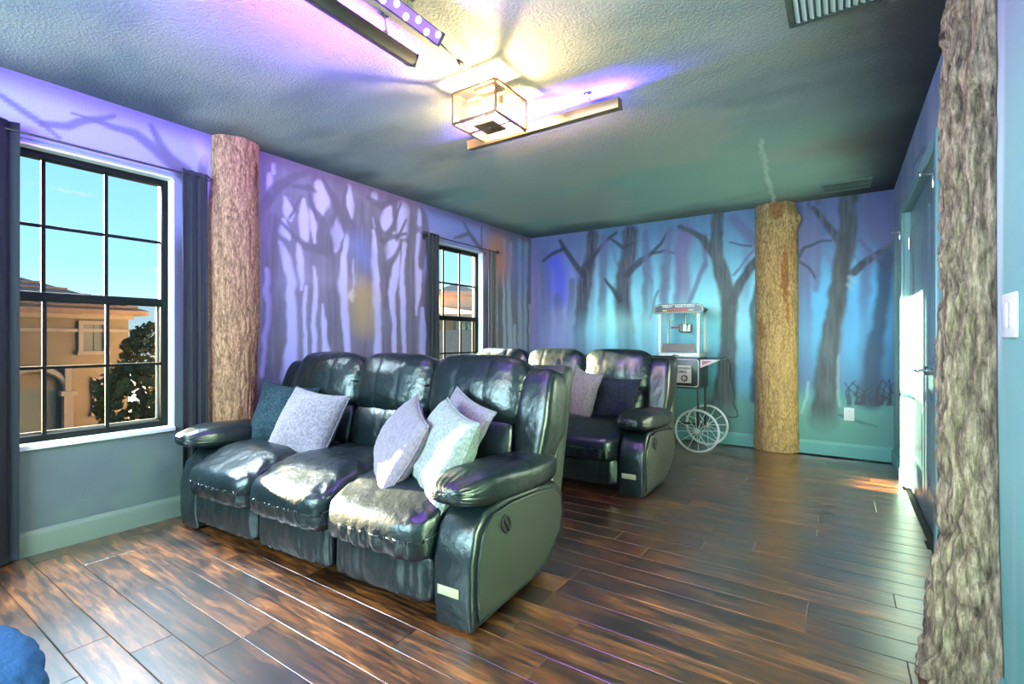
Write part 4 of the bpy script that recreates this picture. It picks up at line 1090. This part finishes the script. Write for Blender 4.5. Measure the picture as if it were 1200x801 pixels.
for x_, y_ in ((-hx + 0.022, -hy + 0.03), (-hx + 0.022, hy - 0.03)):
    MB().box(x_ - 0.011, x_ + 0.011, y_ - 0.011, y_ + 0.011, 0.0, 0.62, bev=0.003).build('leg', M['cart_black'], cart)
MB().tube([(hx - 0.022, -hy - 0.035, 0.212), (hx - 0.022, hy + 0.035, 0.212)], 0.008, 10).build('axle', M['cart_black'], cart)
MB().box(-hx + 0.02, hx - 0.02, -0.012, 0.012, 0.235, 0.255, bev=0.003).build('stretcher', M['cart_black'], cart)
for y_ in (-hy - 0.03, hy + 0.03):
    wx, wz, wr_ = hx - 0.022, 0.212, 0.200
    w = MB().tube([(wx + wr_ * math.cos(q), y_, wz + wr_ * math.sin(q)) for q in np.linspace(0, 2 * math.pi, 49)[:-1]], 0.011, 10, closed=True).build('wheel_rim', M['cart_white'], cart)
    MB().lathe([(0.0, -0.018), (0.022, -0.016), (0.026, 0), (0.022, 0.016), (0, 0.018)], 16, Matrix.Translation((wx, y_, wz)) @ Matrix.Rotation(math.pi / 2, 4, 'X')).build('hub', M['cart_white'], w)
    for q in range(12):
        a = q * math.pi / 6 + 0.1
        MB().tube([(wx + 0.02 * math.cos(a), y_, wz + 0.02 * math.sin(a)), (wx + 0.192 * math.cos(a), y_, wz + 0.192 * math.sin(a))], 0.0035, 6).build('spoke', M['cart_white'], w)
MX0, MX1, MY0, MY1 = -1.545, -1.145, 4.955, 5.265
pm = tag(empty('popcorn_machine', ((MX0 + MX1) / 2, (MY0 + MY1) / 2, 0.919)), 'white framed popcorn machine with black marquee standing on the cart', 'popcorn machine')
hx, hy = (MX1 - MX0) / 2, (MY1 - MY0) / 2
MB().box(-hx, hx, -hy, hy, 0.0, 0.045, bev=0.006).build('base', M['cart_white'], pm)
MB().box(-0.055, 0.055, -hy - 0.004, -hy + 0.01, 0.008, 0.028, bev=0.002).build('latch_plate', M['steel'], pm)
for sx in (-1, 1):
    for sy in (-1, 1):
        MB().box(sx * (hx - 0.012) - 0.014, sx * (hx - 0.012) + 0.014, sy * (hy - 0.012) - 0.014, sy * (hy - 0.012) + 0.014, 0.045, 0.468, bev=0.003).build('corner_post', M['cart_white'], pm)
for sx in (-1, 1): MB().box(sx * (hx - 0.006) - 0.002, sx * (hx - 0.006) + 0.002, -hy + 0.026, hy - 0.026, 0.046, 0.467).build('pane', M['glass'], pm, smooth=False)
for sy in (-1, 1): MB().box(-hx + 0.026, hx - 0.026, sy * (hy - 0.006) - 0.002, sy * (hy - 0.006) + 0.002, 0.046, 0.467).build('pane', M['glass'], pm, smooth=False)
MB().add([(-hx + 0.03, -hy - 0.010, 0.050), (hx - 0.03, -hy - 0.010, 0.050), (hx - 0.045, -hy + 0.001, 0.135), (-hx + 0.045, -hy + 0.001, 0.135), (-hx + 0.03, -hy - 0.005, 0.050), (hx - 0.03, -hy - 0.005, 0.050), (hx - 0.045, -hy + 0.005, 0.135), (-hx + 0.045, -hy + 0.005, 0.135)],
         [(0, 1, 2, 3), (7, 6, 5, 4), (0, 4, 5, 1), (3, 2, 6, 7), (0, 3, 7, 4), (1, 5, 6, 2)]).build('serving_flap', M['smoked'], pm, smooth=False)
MB().box(-hx - 0.008, hx + 0.008, -hy - 0.008, hy + 0.008, 0.468, 0.50, bev=0.004).build('roof', M['cart_black'], pm)
mo = [(-hx - .025, .435), (hx + .025, .435), (hx + .045, .455), (hx + .045, .492), (hx + .032, .515), (hx - .02, .532), (-hx + .02, .532), (-hx - .032, .515), (-hx - .045, .492), (-hx - .045, .455)]
mb = MB(); flat_poly(mb, mo, -hy - 0.022, -hy - 0.012); mq = mb.build('marquee', M['cart_black'], pm, smooth=False)
sc_ = lambda p, k: (p[0] * (1 - k * 0.5), 0.483 + (p[1] - 0.483) * (1 - k * 2.2))
MB().tube([(sc_(p, .09)[0], -hy - 0.0235, sc_(p, .09)[1]) for p in mo], 0.0028, 6, closed=True).build('marquee_trim', M['cart_white'], mq)
for wd, wx_ in (('GREAT', -0.103), ('NORTHERN', 0.066)): text_mesh(wd, 0.034, 'lettering', M['cart_white'], mq, Matrix.Translation((wx_, -hy - 0.0235, 0.504)) @ FACE, bold=0.0006)
text_mesh('POPCORN', 0.040, 'lettering', M['red_print'], mq, Matrix.Translation((0, -hy - 0.0235, 0.466)) @ FACE, bold=0.0012)
MB().box(-hx + .05, -.105, -hy - 0.0245, -hy - 0.0225, 0.460, 0.473).build('yellow_flourish', M['gold_print'], mq, smooth=False)
MB().box(.105, hx - .05, -hy - 0.0245, -hy - 0.0225, 0.460, 0.473).build('yellow_flourish', M['gold_print'], mq, smooth=False)
KM = Matrix.Translation((0.03, 0.0, 0.0))
kt = MB().lathe([(0.0, 0.245), (0.055, 0.245), (0.068, 0.258), (0.070, 0.325), (0.066, 0.330), (0.0, 0.335)], 24, KM).build('kettle', M['steel'], pm)
MB().tube([(0.03, 0, 0.335), (0.03, 0, 0.468)], 0.010, 10).build('kettle_stem', M['steel'], kt)
MB().tube([(-0.04, 0, 0.300), (-0.115, -0.01, 0.300)], [0.008, 0.011], 10).build('kettle_handle', M['red_print'], kt)
MB().tube([(-0.10, 0.02, 0.468), (-0.10, 0.02, 0.38), (-0.135, 0.02, 0.375)], 0.006, 8).build('hanger_arm', M['cart_white'], pm)
MB().tube([(0.12, 0.02, 0.468), (0.12, 0.02, 0.42)], 0.015, 10).build('warming_lamp', M['cart_white'], pm)
cord = [(CX1 + .20, 5.2, .90), (CX1 + .215, 5.26, .84), (CX1 + .20, 5.34, .70), (CX1 + .235, 5.38, .56), (CX1 + .22, 5.40, .44), (CX1 + .25, 5.43, .36), (CX1 + .24, 5.45, .30), (CX1 + .16, 5.47, .29)]
def smooth_path(pts, n=8):
    out = []; P = [np.array(p, float) for p in pts]; P = [2 * P[0] - P[1]] + P + [2 * P[-1] - P[-2]]
    for i in range(1, len(P) - 2):
        for t in np.linspace(0, 1, n, endpoint=False):
            a, b, c, d = P[i - 1], P[i], P[i + 1], P[i + 2]
            out.append(tuple(0.5 * (2 * b + (c - a) * t + (2 * a - 5 * b + 4 * c - d) * t * t + (3 * b - a - 3 * c + d) * t ** 3)))
    out.append(tuple(P[-2])); return out
MB().tube(smooth_path(cord), 0.005, 8, M=Matrix.Translation(-cart.location)).build('power_cord', M['cart_black'], cart)

# ------------------------------------------------------------------ ceiling fixtures
LX0, LX1, LY0, LY1, LZ0, LZ1 = -1.70, -1.425, 1.965, 2.245, 2.235, 2.395
lamp = tag(empty('ceiling_lantern', ((LX0 + LX1) / 2, (LY0 + LY1) / 2, H_C)), 'square glass lantern with aged brass frame hanging under the ceiling', 'ceiling lamp')
hx, hy = (LX1 - LX0) / 2, (LY1 - LY0) / 2; z0, z1 = LZ0 - H_C, LZ1 - H_C
MB().box(-.062, .062, -.062, .062, -0.022, -0.001, bev=0.004).build('canopy', M['brass'], lamp)
MB().tube([(0, 0, -0.02), (0, 0, z1 + 0.002)], 0.012, 10).build('stem', M['brass'], lamp)
fb = 0.006
for sx in (-1, 1):
    for sy in (-1, 1): MB().box(sx * hx - fb, sx * hx + fb, sy * hy - fb, sy * hy + fb, z0, z1, bev=0.001).build('frame_bar', M['brass'], lamp, sharp=30)
for z in (z0, z1):
    for s_ in (-1, 1):
        MB().box(-hx, hx, s_ * hy - fb, s_ * hy + fb, z - fb, z + fb, bev=0.001).build('frame_bar', M['brass'], lamp, sharp=30)
        MB().box(s_ * hx - fb, s_ * hx + fb, -hy, hy, z - fb, z + fb, bev=0.001).build('frame_bar', M['brass'], lamp, sharp=30)
for s_ in (-1, 1):
    MB().box(-hx + fb, hx - fb, s_ * hy - .0015, s_ * hy + .0015, z0 + fb, z1 - fb).build('pane', M['lamp_glass'], lamp, smooth=False)
    MB().box(s_ * hx - .0015, s_ * hx + .0015, -hy + fb, hy - fb, z0 + fb, z1 - fb).build('pane', M['lamp_glass'], lamp, smooth=False)
q_ = hx * 0.46
bt = MB(); bt.box(-q_, q_, -q_, q_, z0 - 0.004, z0 + 0.002, bev=0.001)
for sx in (-1, 1): bt.box(sx * (q_ + hx) / 2 - abs(hx - q_) / 2, sx * (q_ + hx) / 2 + abs(hx - q_) / 2, -0.006, 0.006, z0 - 0.004, z0 + 0.004)
bt.lathe([(0, -0.006), (0.008, -0.004), (0.008, 0.004), (0, 0.004)], 12, Matrix.Translation((0, 0, z0 - 0.004)))
bt.build('bottom_plate', M['brass'], lamp, sharp=30)
MB().box(-hx + .004, hx - .004, -0.018, 0.018, z1 - 0.004, z1 + 0.004, bev=0.001).build('top_strap', M['brass'], lamp, sharp=30)
for sx, sy in ((-0.055, -0.02), (0.055, 0.02)):
    so = MB().lathe([(0.0, z1 - 0.004), (0.016, z1 - 0.004), (0.016, z1 - 0.045), (0.0, z1 - 0.045)], 14, Matrix.Translation((sx, sy, 0))).build('socket', M['brass'], lamp)
    MB().lathe([(0.006, z1 - 0.045), (0.013, z1 - 0.052), (0.028, z1 - 0.085), (0.030, z1 - 0.10), (0.022, z1 - 0.122), (0.0, z1 - 0.130)], 18, Matrix.Translation((sx, sy, 0))).build('bulb', M['bulb'], so)
light('lantern_light', 'POINT', ((LX0 + LX1) / 2, (LY0 + LY1) / 2, LZ1 - 0.068), 150, (1.0, 0.72, 0.38), shadow_soft_size=0.025)

def light_bar(loc, rz, length, label, lit, roll=0.0, metal='bar_metal'):
    """bar along local x, hung 10 cm under the ceiling; lens on local -y side, rolled about x"""
    root = tag(empty('light_bar', loc, rz), label, 'light bar', 'violet light bars on the ceiling')
    R = Matrix.Rotation(roll, 4, 'X'); hl = length / 2
    MB().box(-hl, hl, -0.030, 0.030, -0.026, 0.026, bev=0.004, M=R).build('housing', M[metal], root, sharp=30)
    for s_ in (-1, 1): MB().box(s_ * hl - 0.004, s_ * hl + 0.004, -0.032, 0.032, -0.028, 0.028, bev=0.003, M=R).build('end_cap', M[metal], root, sharp=30)
    if lit:
        lens = MB().box(-hl + 0.012, hl - 0.012, -0.034, -0.028, -0.022, 0.022, bev=0.001, M=R).build('lens', M['led_strip'], root, smooth=False)
        n = 18
        for i in range(n):
            x_ = -hl + 0.03 + (length - 0.06) * i / (n - 1); z_ = 0.009 * (1 if i % 2 else -1)
            MB().lathe([(0.013, 0), (0.011, 0.003), (0.0, 0.005)], 12, R @ Matrix.Translation((x_, -0.034, z_)) @ Matrix.Rotation(math.pi / 2, 4, 'X')).build('diode', M['led'], lens)
    else:
        MB().box(-hl + 0.012, hl - 0.012, -0.033, -0.029, -0.022, 0.022, bev=0.001, M=R).build('lens', M['led_strip'], root, smooth=False)
    for s_ in (-0.34, 0.34):
        top = H_C - loc[2]
        mb = MB().tube([(s_ * length, 0, 0.02), (s_ * length, 0.012, 0.045), (s_ * length + 0.01, 0.012, top - 0.012), (s_ * length + 0.03, 0.012, top - 0.004)], 0.004, 8)
        mb.lathe([(0, -0.012), (0.012, -0.012), (0.012, 0.012), (0, 0.012)], 12, Matrix.Translation((s_ * length, 0.0, 0.034)) @ Matrix.Rotation(math.pi / 2, 4, 'X'))
        mb.box(s_ * length - 0.005, s_ * length + 0.04, 0.0, 0.024, top - 0.004, top - 0.0005)
        mb.build('mounting_clip', M['chrome'], root)
    return root
light_bar((-1.575, 1.045, 2.335), math.radians(-90), 1.0, 'dark ceiling light bar turned to the left wall, its back to the lit bar', False, math.radians(-25))
light_bar((-1.385, 1.00, 2.345), math.radians(90), 1.0, 'lit violet LED light bar with its diodes showing', True, math.radians(38))
light_bar((-1.465, 2.44, 2.335), math.radians(180), 1.0, 'long bronze light bar beside the lantern, turned to the back wall', False, math.radians(-8), 'bar_bronze')
# the light these bars throw
def bar_light(loc, d, power, col, length=0.96):
    l = light('bar_light', 'AREA', loc, power, col, shape='RECTANGLE', size=length, size_y=0.04); aim(l, d); return l
l = bar_light((-1.612, 1.045, 2.352), (-1, 0, 0.30), 85, (0.21, 0.02, 1.0)); l.rotation_euler = Matrix((Vector((0, 1, 0)), Vector((0.50, 0, 0.866)), Vector((0.866, 0, -0.50)))).transposed().to_euler()
l = bar_light((-1.345, 1.00, 2.318), (1, 0, -0.6), 36, (0.40, 0.12, 1.0)); l.rotation_euler = Matrix((Vector((0, 1, 0)), Vector((-0.5, 0, -0.86)), Vector((-0.86, 0, 0.5)))).transposed().to_euler()
l = bar_light((-1.465, 2.482, 2.338), (0, 1, 0.25), 230, (0.11, 0.04, 1.0)); l.rotation_euler = Matrix((Vector((1, 0, 0)), Vector((0, 0.44, -0.898)), Vector((0, -0.898, -0.44)))).transposed().to_euler()
cb = smooth_path([(-1.375, 1.47, 2.335), (-1.385, 1.545, 2.325), (-1.42, 1.67, 2.345), (-1.45, 1.76, 2.360), (-1.49, 1.90, 2.385), (-1.52, 2.00, 2.405)])
root = tag(empty('power_cable', (0, 0, 0)), 'thin dark cable from the lit violet bar to the lantern', 'cable')
MB().tube(cb, 0.0035, 8).build('cord', M['dark_plastic'], root)
i0 = len(cb) * 2 // 5
MB().tube([cb[i0], cb[i0 + 2], cb[i0 + 4], cb[i0 + 7]], [0.006, 0.011, 0.011, 0.006], 10).build('connector', M['dark_plastic'], root)

def vent(x0, x1, y0, y1, along, n, fm, sm, label):
    root = tag(empty('ceiling_vent', ((x0 + x1) / 2, (y0 + y1) / 2, H_C)), label, 'vent', 'ceiling vents')
    a, b = (x1 - x0) / 2, (y1 - y0) / 2; t = 0.022
    mb = MB()
    for s_ in (-1, 1):
        mb.box(min(s_ * a, s_ * (a - t)), max(s_ * a, s_ * (a - t)), -b, b, -0.010, -0.0005, bev=0.002)
        mb.box(-a + t, a - t, min(s_ * b, s_ * (b - t)), max(s_ * b, s_ * (b - t)), -0.010, -0.0005, bev=0.002)
    mb.build('frame', fm, root, sharp=30)
    MB().box(-a + t, a - t, -b + t, b - t, -0.0022, -0.0006).build('duct_back', M['vent_dark'], root, smooth=False)
    for i in range(n):
        if along == 'y':
            p = -a + t + (2 * a - 2 * t) * (i + 0.5) / n; w = (2 * a - 2 * t) / n * 0.36
            mm = Matrix.Translation((p, 0, -0.006)) @ Matrix.Rotation(math.radians(28), 4, 'Y')
            MB().box(-w, w, -b + t, b - t, -0.001, 0.001, M=mm).build('slat', sm, root, smooth=False)
        else:
            p = -b + t + (2 * b - 2 * t) * (i + 0.5) / n; w = (2 * b - 2 * t) / n * 0.30
            MB().box(-a + t, a - t, p - w, p + w, -0.009, -0.004).build('slat', sm, root, smooth=False)
    return root
vent(-0.185, 0.13, 2.10, 2.40, 'y', 11, M['vent_dark'], M['vent_white'], 'ceiling vent with pale slats at the top edge of the view')
v2 = vent(-0.145, 0.215, 5.00, 5.30, 'y', 22, M['vent_teal'], M['vent_teal'], 'flat ceiling vent painted like the ceiling near the back wall')
MB().box(-0.158, 0.158, -0.010, 0.010, -0.0100, -0.004).build('cross_bar', M['vent_teal'], v2, smooth=False)

# ------------------------------------------------------------------ plates, hooks, blue bag
out = tag(empty('wall_outlet', (0.060, D_B, 0.40)), 'white power outlet low on the back wall right of the golden trunk', 'outlet')
MB().box(-0.040, 0.040, -0.007, -0.0005, -0.060, 0.060, bev=0.003).build('cover_plate', M['white_plastic'], out, sharp=30)
for z in (-0.024, 0.024):
    f_ = MB().lathe([(0.0, 0.0), (0.017, 0.0), (0.017, 0.003), (0, 0.003)], 20, Matrix.Translation((0, -0.0065, z)) @ Matrix.Rotation(math.pi / 2, 4, 'X')).build('socket_face', M['white_plastic'], out, sharp=30)
    for x_ in (-0.006, 0.006): MB().box(x_ - .0012, x_ + .0012, -0.0102, -0.0094, z - .001, z + .008).build('slot', M['slot'], f_, smooth=False)
sw = tag(empty('light_switch', (A_R, 1.885, 1.165)), 'white double switch plate on the right wall beside the rugged trunk', 'light switch')
MB().box(-0.007, -0.0005, -0.070, 0.070, -0.062, 0.062, bev=0.003).build('cover_plate', M['white_plastic'], sw, sharp=30)
for y_ in (-0.024, 0.024): MB().box(-0.010, -0.006, y_ - 0.017, y_ + 0.017, -0.034, 0.034, bev=0.002).build('rocker', M['white_plastic'], sw, sharp=30)
def hook(y_, z_, label):
    r = tag(empty('wall_hook', (A_R - 0.018, y_, z_)), label, 'hook', 'chrome hooks beside the double door')
    MB().box(-0.008, -0.0005, -0.010, 0.010, -0.055, 0.030, bev=0.003).build('back_plate', M['chrome'], r, sharp=30)
    MB().tube([(-0.006, 0, 0.012), (-0.030, 0, 0.012), (-0.045, 0, 0.016)], 0.005, 10).build('arm', M['chrome'], r)
    MB().lathe([(0, -0.012), (0.008, -0.009), (0.012, 0), (0.008, 0.009), (0, 0.012)], 14, Matrix.Translation((-0.052, 0, 0.018))).build('knob', M['chrome'], r)
hook(4.705, 1.90, 'chrome hook on the far side of the double door')
hook(3.090, 1.885, 'chrome hook on the near side of the double door, next to the rugged trunk')
def bag(P, V):
    w = fbm(np.c_[P[:, 0] * 5, P[:, 1] * 5, P[:, 2] * 5 + 3], 4) - .5; w2 = fbm(np.c_[P[:, 0] * 12, P[:, 1] * 4, P[:, 2] * 12], 3) - .5
    return P * (1 + 0.28 * w + 0.10 * np.abs(w2) * 2)[:, None] * np.array([1, 1, 0.95])
M['blue_cloth'] = mat('blue_canvas', (0.014, 0.06, 0.16), 0.8, spec=0.15, bump=(60, 0.4))
P_, F_ = puff(40, 2.6, 0.30, 0.23, 0.105, bag)
o = mk('floor_cushion', P_, F_, M['blue_cloth'], None, True); o.location = (-2.075, 0.205, 0.0)
mz = min(v.co.z for v in o.data.vertices); o.location.z = -mz + 0.001
tag(o, 'crumpled blue floor cushion at the lower left corner', 'cushion')
# ------------------------------------------------------------------ outside: ground, houses, trees
M['stucco'] = mat('tan_stucco', (0.12, 0.108, 0.092), 0.9, bump=(8, 0.3), var=(0.6, (0.10, 0.09, 0.075)))
M['stucco2'] = mat('peach_stucco', (0.85, 0.56, 0.36), 0.9, bump=(8, 0.3))
M['roof_tile'] = mat('clay_roof_tile', (0.13, 0.095, 0.08), 0.85, var=(6, (0.2, 0.14, 0.11), (1, 1, 3)))
M['roof_tile2'] = mat('red_clay_roof_tile', (0.78, 0.40, 0.23), 0.85, var=(6, (0.85, 0.50, 0.32), (1, 1, 3)))
M['ext_trim'] = mat('pale_stucco_trim', (0.33, 0.29, 0.25), 0.85)
M['ext_glass'] = mat('dark_window_glass', (0.10, 0.13, 0.14), 0.2)
M['grass'] = mat('dry_lawn', (0.035, 0.04, 0.016), 0.95, var=(1.5, (0.06, 0.05, 0.025)))
M['leaf'] = mat('dark_foliage', (0.030, 0.045, 0.016), 0.8, var=(4, (0.07, 0.07, 0.025)))
M['bark_out'] = mat('street_tree_bark', (0.09, 0.06, 0.04), 0.9)
GZ = -3.0
tag(MB().box(-90, A_L - 0.6, -60, 80, GZ - 0.2, GZ).build('lawn', M['grass'], smooth=False), kind='structure')
def hip_roof(mb, x0, x1, y0, y1, ze, zr, ov=0.6):
    x0 -= ov; x1 += ov; y0 -= ov; y1 += ov; w = min(x1 - x0, y1 - y0) / 2; xm, ym = (x0 + x1) / 2, (y0 + y1) / 2
    if y1 - y0 > x1 - x0: r0, r1 = (xm, y0 + w), (xm, y1 - w)
    else: r0, r1 = (x0 + w, ym), (x1 - w, ym)
    t = 0.22
    v = [(x0, y0, ze), (x1, y0, ze), (x1, y1, ze), (x0, y1, ze), (x0, y0, ze + t), (x1, y0, ze + t), (x1, y1, ze + t), (x0, y1, ze + t), (*r0, zr), (*r1, zr)]
    f = [(3, 2, 1, 0), (0, 1, 5, 4), (1, 2, 6, 5), (2, 3, 7, 6), (3, 0, 4, 7)]
    f += [(4, 5, 8), (6, 7, 9), (5, 6, 9, 8), (7, 4, 8, 9)] if y1 - y0 > x1 - x0 else [(4, 8, 7), (5, 6, 9), (4, 5, 9, 8), (6, 7, 8, 9)]
    mb.add(v, f)
def tile_rows(mb, x1, ym, y0, y1, ze, zr, xm):
    """barrel-tile courses on the slope that faces +x"""
    n = 9
    for i in range(n):
        t = (i + 0.5) / n; z = ze + 0.22 + (zr - ze - 0.22) * t + 0.03; x = x1 + (xm - x1) * t; k = (x1 - x)
        mb.tube([(x, y0 + k, z), (x, y1 - k, z)], 0.07, 6)
def ext_window(parent, x, y0, y1, z0, z1, nx=2, nz_=2, tr=0.16):
    mb = MB()
    mb.box(x, x + 0.10, y0 - tr, y0, z0 - tr, z1 + tr); mb.box(x, x + 0.10, y1, y1 + tr, z0 - tr, z1 + tr)
    mb.box(x, x + 0.10, y0, y1, z1, z1 + tr); mb.box(x, x + 0.14, y0 - tr * 1.3, y1 + tr * 1.3, z0 - tr, z0)
    w = mb.build('window', M['ext_trim'], parent, smooth=False)
    for i in range(nx):
        for j in range(nz_):
            a = y0 + (y1 - y0) * i / nx; b = y0 + (y1 - y0) * (i + 1) / nx; c = z0 + (z1 - z0) * j / nz_; d = z0 + (z1 - z0) * (j + 1) / nz_
            MB().box(x + 0.01, x + 0.03, a + 0.025, b - 0.025, c + 0.025, d - 0.025).build('pane', M['ext_glass'], w, smooth=False)
HX = -28.0
h1 = tag(empty('neighbour_house', (0, 0, 0)), 'tan stucco house with hipped tile roof seen through the large window', 'house', 'houses outside the windows')
MB().box(HX - 11, HX, -3.5, 9.0, GZ, 2.25).build('wall', M['stucco'], h1, smooth=False)
mb = MB(); hip_roof(mb, HX - 11, HX, -3.5, 9.0, 2.20, 4.9); tile_rows(mb, HX + 0.6, 0, -4.1, 9.6, 2.20, 4.9, HX - 5.5); mb.build('roof', M['roof_tile'], h1, smooth=False)
mb = MB(); mb.box(HX, HX + 0.08, -3.5, 9.05, 1.42, 1.56); mb.box(HX, HX + 0.25, -3.55, 9.1, 2.02, 2.20); mb.build('trim_band', M['ext_trim'], h1, smooth=False)
ext_window(h1, HX, 7.32, 8.05, 0.55, 1.75); ext_window(h1, HX, 7.80, 8.60, -2.20, -0.78); ext_window(h1, HX, 2.2, 3.2, 0.4, 1.75)
pr = MB()
arch = [(HX + 0.15, 5.72 + 1.05 * math.cos(q), -1.2 + 1.05 * math.sin(q)) for q in np.linspace(0, math.pi, 15)]
pr.tube(arch, 0.13, 6); pr.build('arch', M['ext_trim'], h1, smooth=False)
for y_ in (4.62, 6.76):
    mb = MB().box(HX, HX + 0.4, y_ - 0.16, y_ + 0.16, GZ, -1.35); mb.box(HX, HX + 0.46, y_ - 0.27, y_ + 0.27, -1.35, -1.15); mb.box(HX, HX + 0.3, y_ - 0.10, y_ + 0.10, -1.15, -0.15)
    mb.build('porch_column', M['ext_trim'], h1, smooth=False)
mb = MB().box(HX, HX + 0.05, 5.0, 6.4, GZ, -1.0); mb.build('entry_door', M['ext_glass'], h1, smooth=False)
h2 = tag(empty('neighbour_house', (-16, 17, 0)), 'peach stucco house with red tile roof seen through the far window', 'house', 'houses outside the windows')
a2 = math.radians(40); h2.rotation_euler = (0, 0, math.radians(40))
MB().box(-6, 6, 0.0, 9, GZ, 2.30).build('wall', M['stucco2'], h2, smooth=False)
mb = MB(); hip_roof(mb, -6, 6, 0, 9, 2.05, 3.45); mb.build('roof', M['roof_tile2'], h2, smooth=False)
mb = MB().box(0.3, 1.9, 1.2, 2.8, 2.6, 3.32); mb.build('turret', M['stucco2'], h2, smooth=False)
mb = MB(); hip_roof(mb, 0.3, 1.9, 1.2, 2.8, 3.25, 3.98, 0.25); mb.build('turret_roof', M['roof_tile2'], h2, smooth=False)
mb = MB(); mb.box(-3.4, 3.8, -3.0, 0.0, GZ, 0.15); mb.build('garage_wing', M['stucco2'], h2, smooth=False)
mb = MB(); hip_roof(mb, -3.4, 3.8, -3.0, 0.4, 0.10, 1.5, 0.4); mb.build('garage_roof', M['roof_tile2'], h2, smooth=False)
for x_ in (-3.2, 1.6):
    mb = MB().box(x_ - .62, x_ + .62, -0.10, -0.001, 0.85, 2.0); w = mb.build('window', M['ext_trim'], h2, smooth=False)
    for k in (-1, 1): MB().box(x_ + k * .26 - .22, x_ + k * .26 + .22, -0.12, -0.098, 0.95, 1.9).build('pane', M['ext_glass'], w, smooth=False)
def tree(x, y_, zt, r, label, seed):
    root = tag(empty('leafy_tree', (x, y_, GZ)), label, 'tree', 'trees outside the windows'); g = np.random.default_rng(seed)
    top = zt - GZ
    MB().tube([(0, 0, 0), (0.1, 0.05, top * 0.35), (0, -0.05, top * 0.7)], [0.22, 0.17, 0.09], 9).build('trunk', M['bark_out'], root)
    n = 1500; d = g.normal(size=(n, 3)); d /= np.linalg.norm(d, axis=1)[:, None]
    lump = 0.62 + 0.6 * (fbm(d * 2.2 + seed, 3))
    c = d * (r * lump * g.uniform(0.55, 1.0, n) ** 0.4)[:, None] * np.array([1, 1, 1.1]) + np.array([0, 0, top - r * 1.05])
    V = []; F = []
    for k in range(n):
        a = g.normal(size=3); a /= np.linalg.norm(a); b = np.cross(a, g.normal(size=3)); b /= np.linalg.norm(b); s_ = g.uniform(0.10, 0.24) * r / 1.6
        V += [c[k] - a * s_, c[k] + b * s_ * .6, c[k] + a * s_, c[k] - b * s_ * .6]; F.append((4 * k, 4 * k + 1, 4 * k + 2, 4 * k + 3))
    tag(mk('foliage', np.array(V), np.array(F), M['leaf'], root, False), kind='stuff')
tree(-24.5, 8.75, 1.75, 1.1, 'dark leafy tree at the right edge of the tan house', 3)
tree(-21.0, 7.2, 0.3, 1.5, 'lower dark tree in front of the tan house', 5)
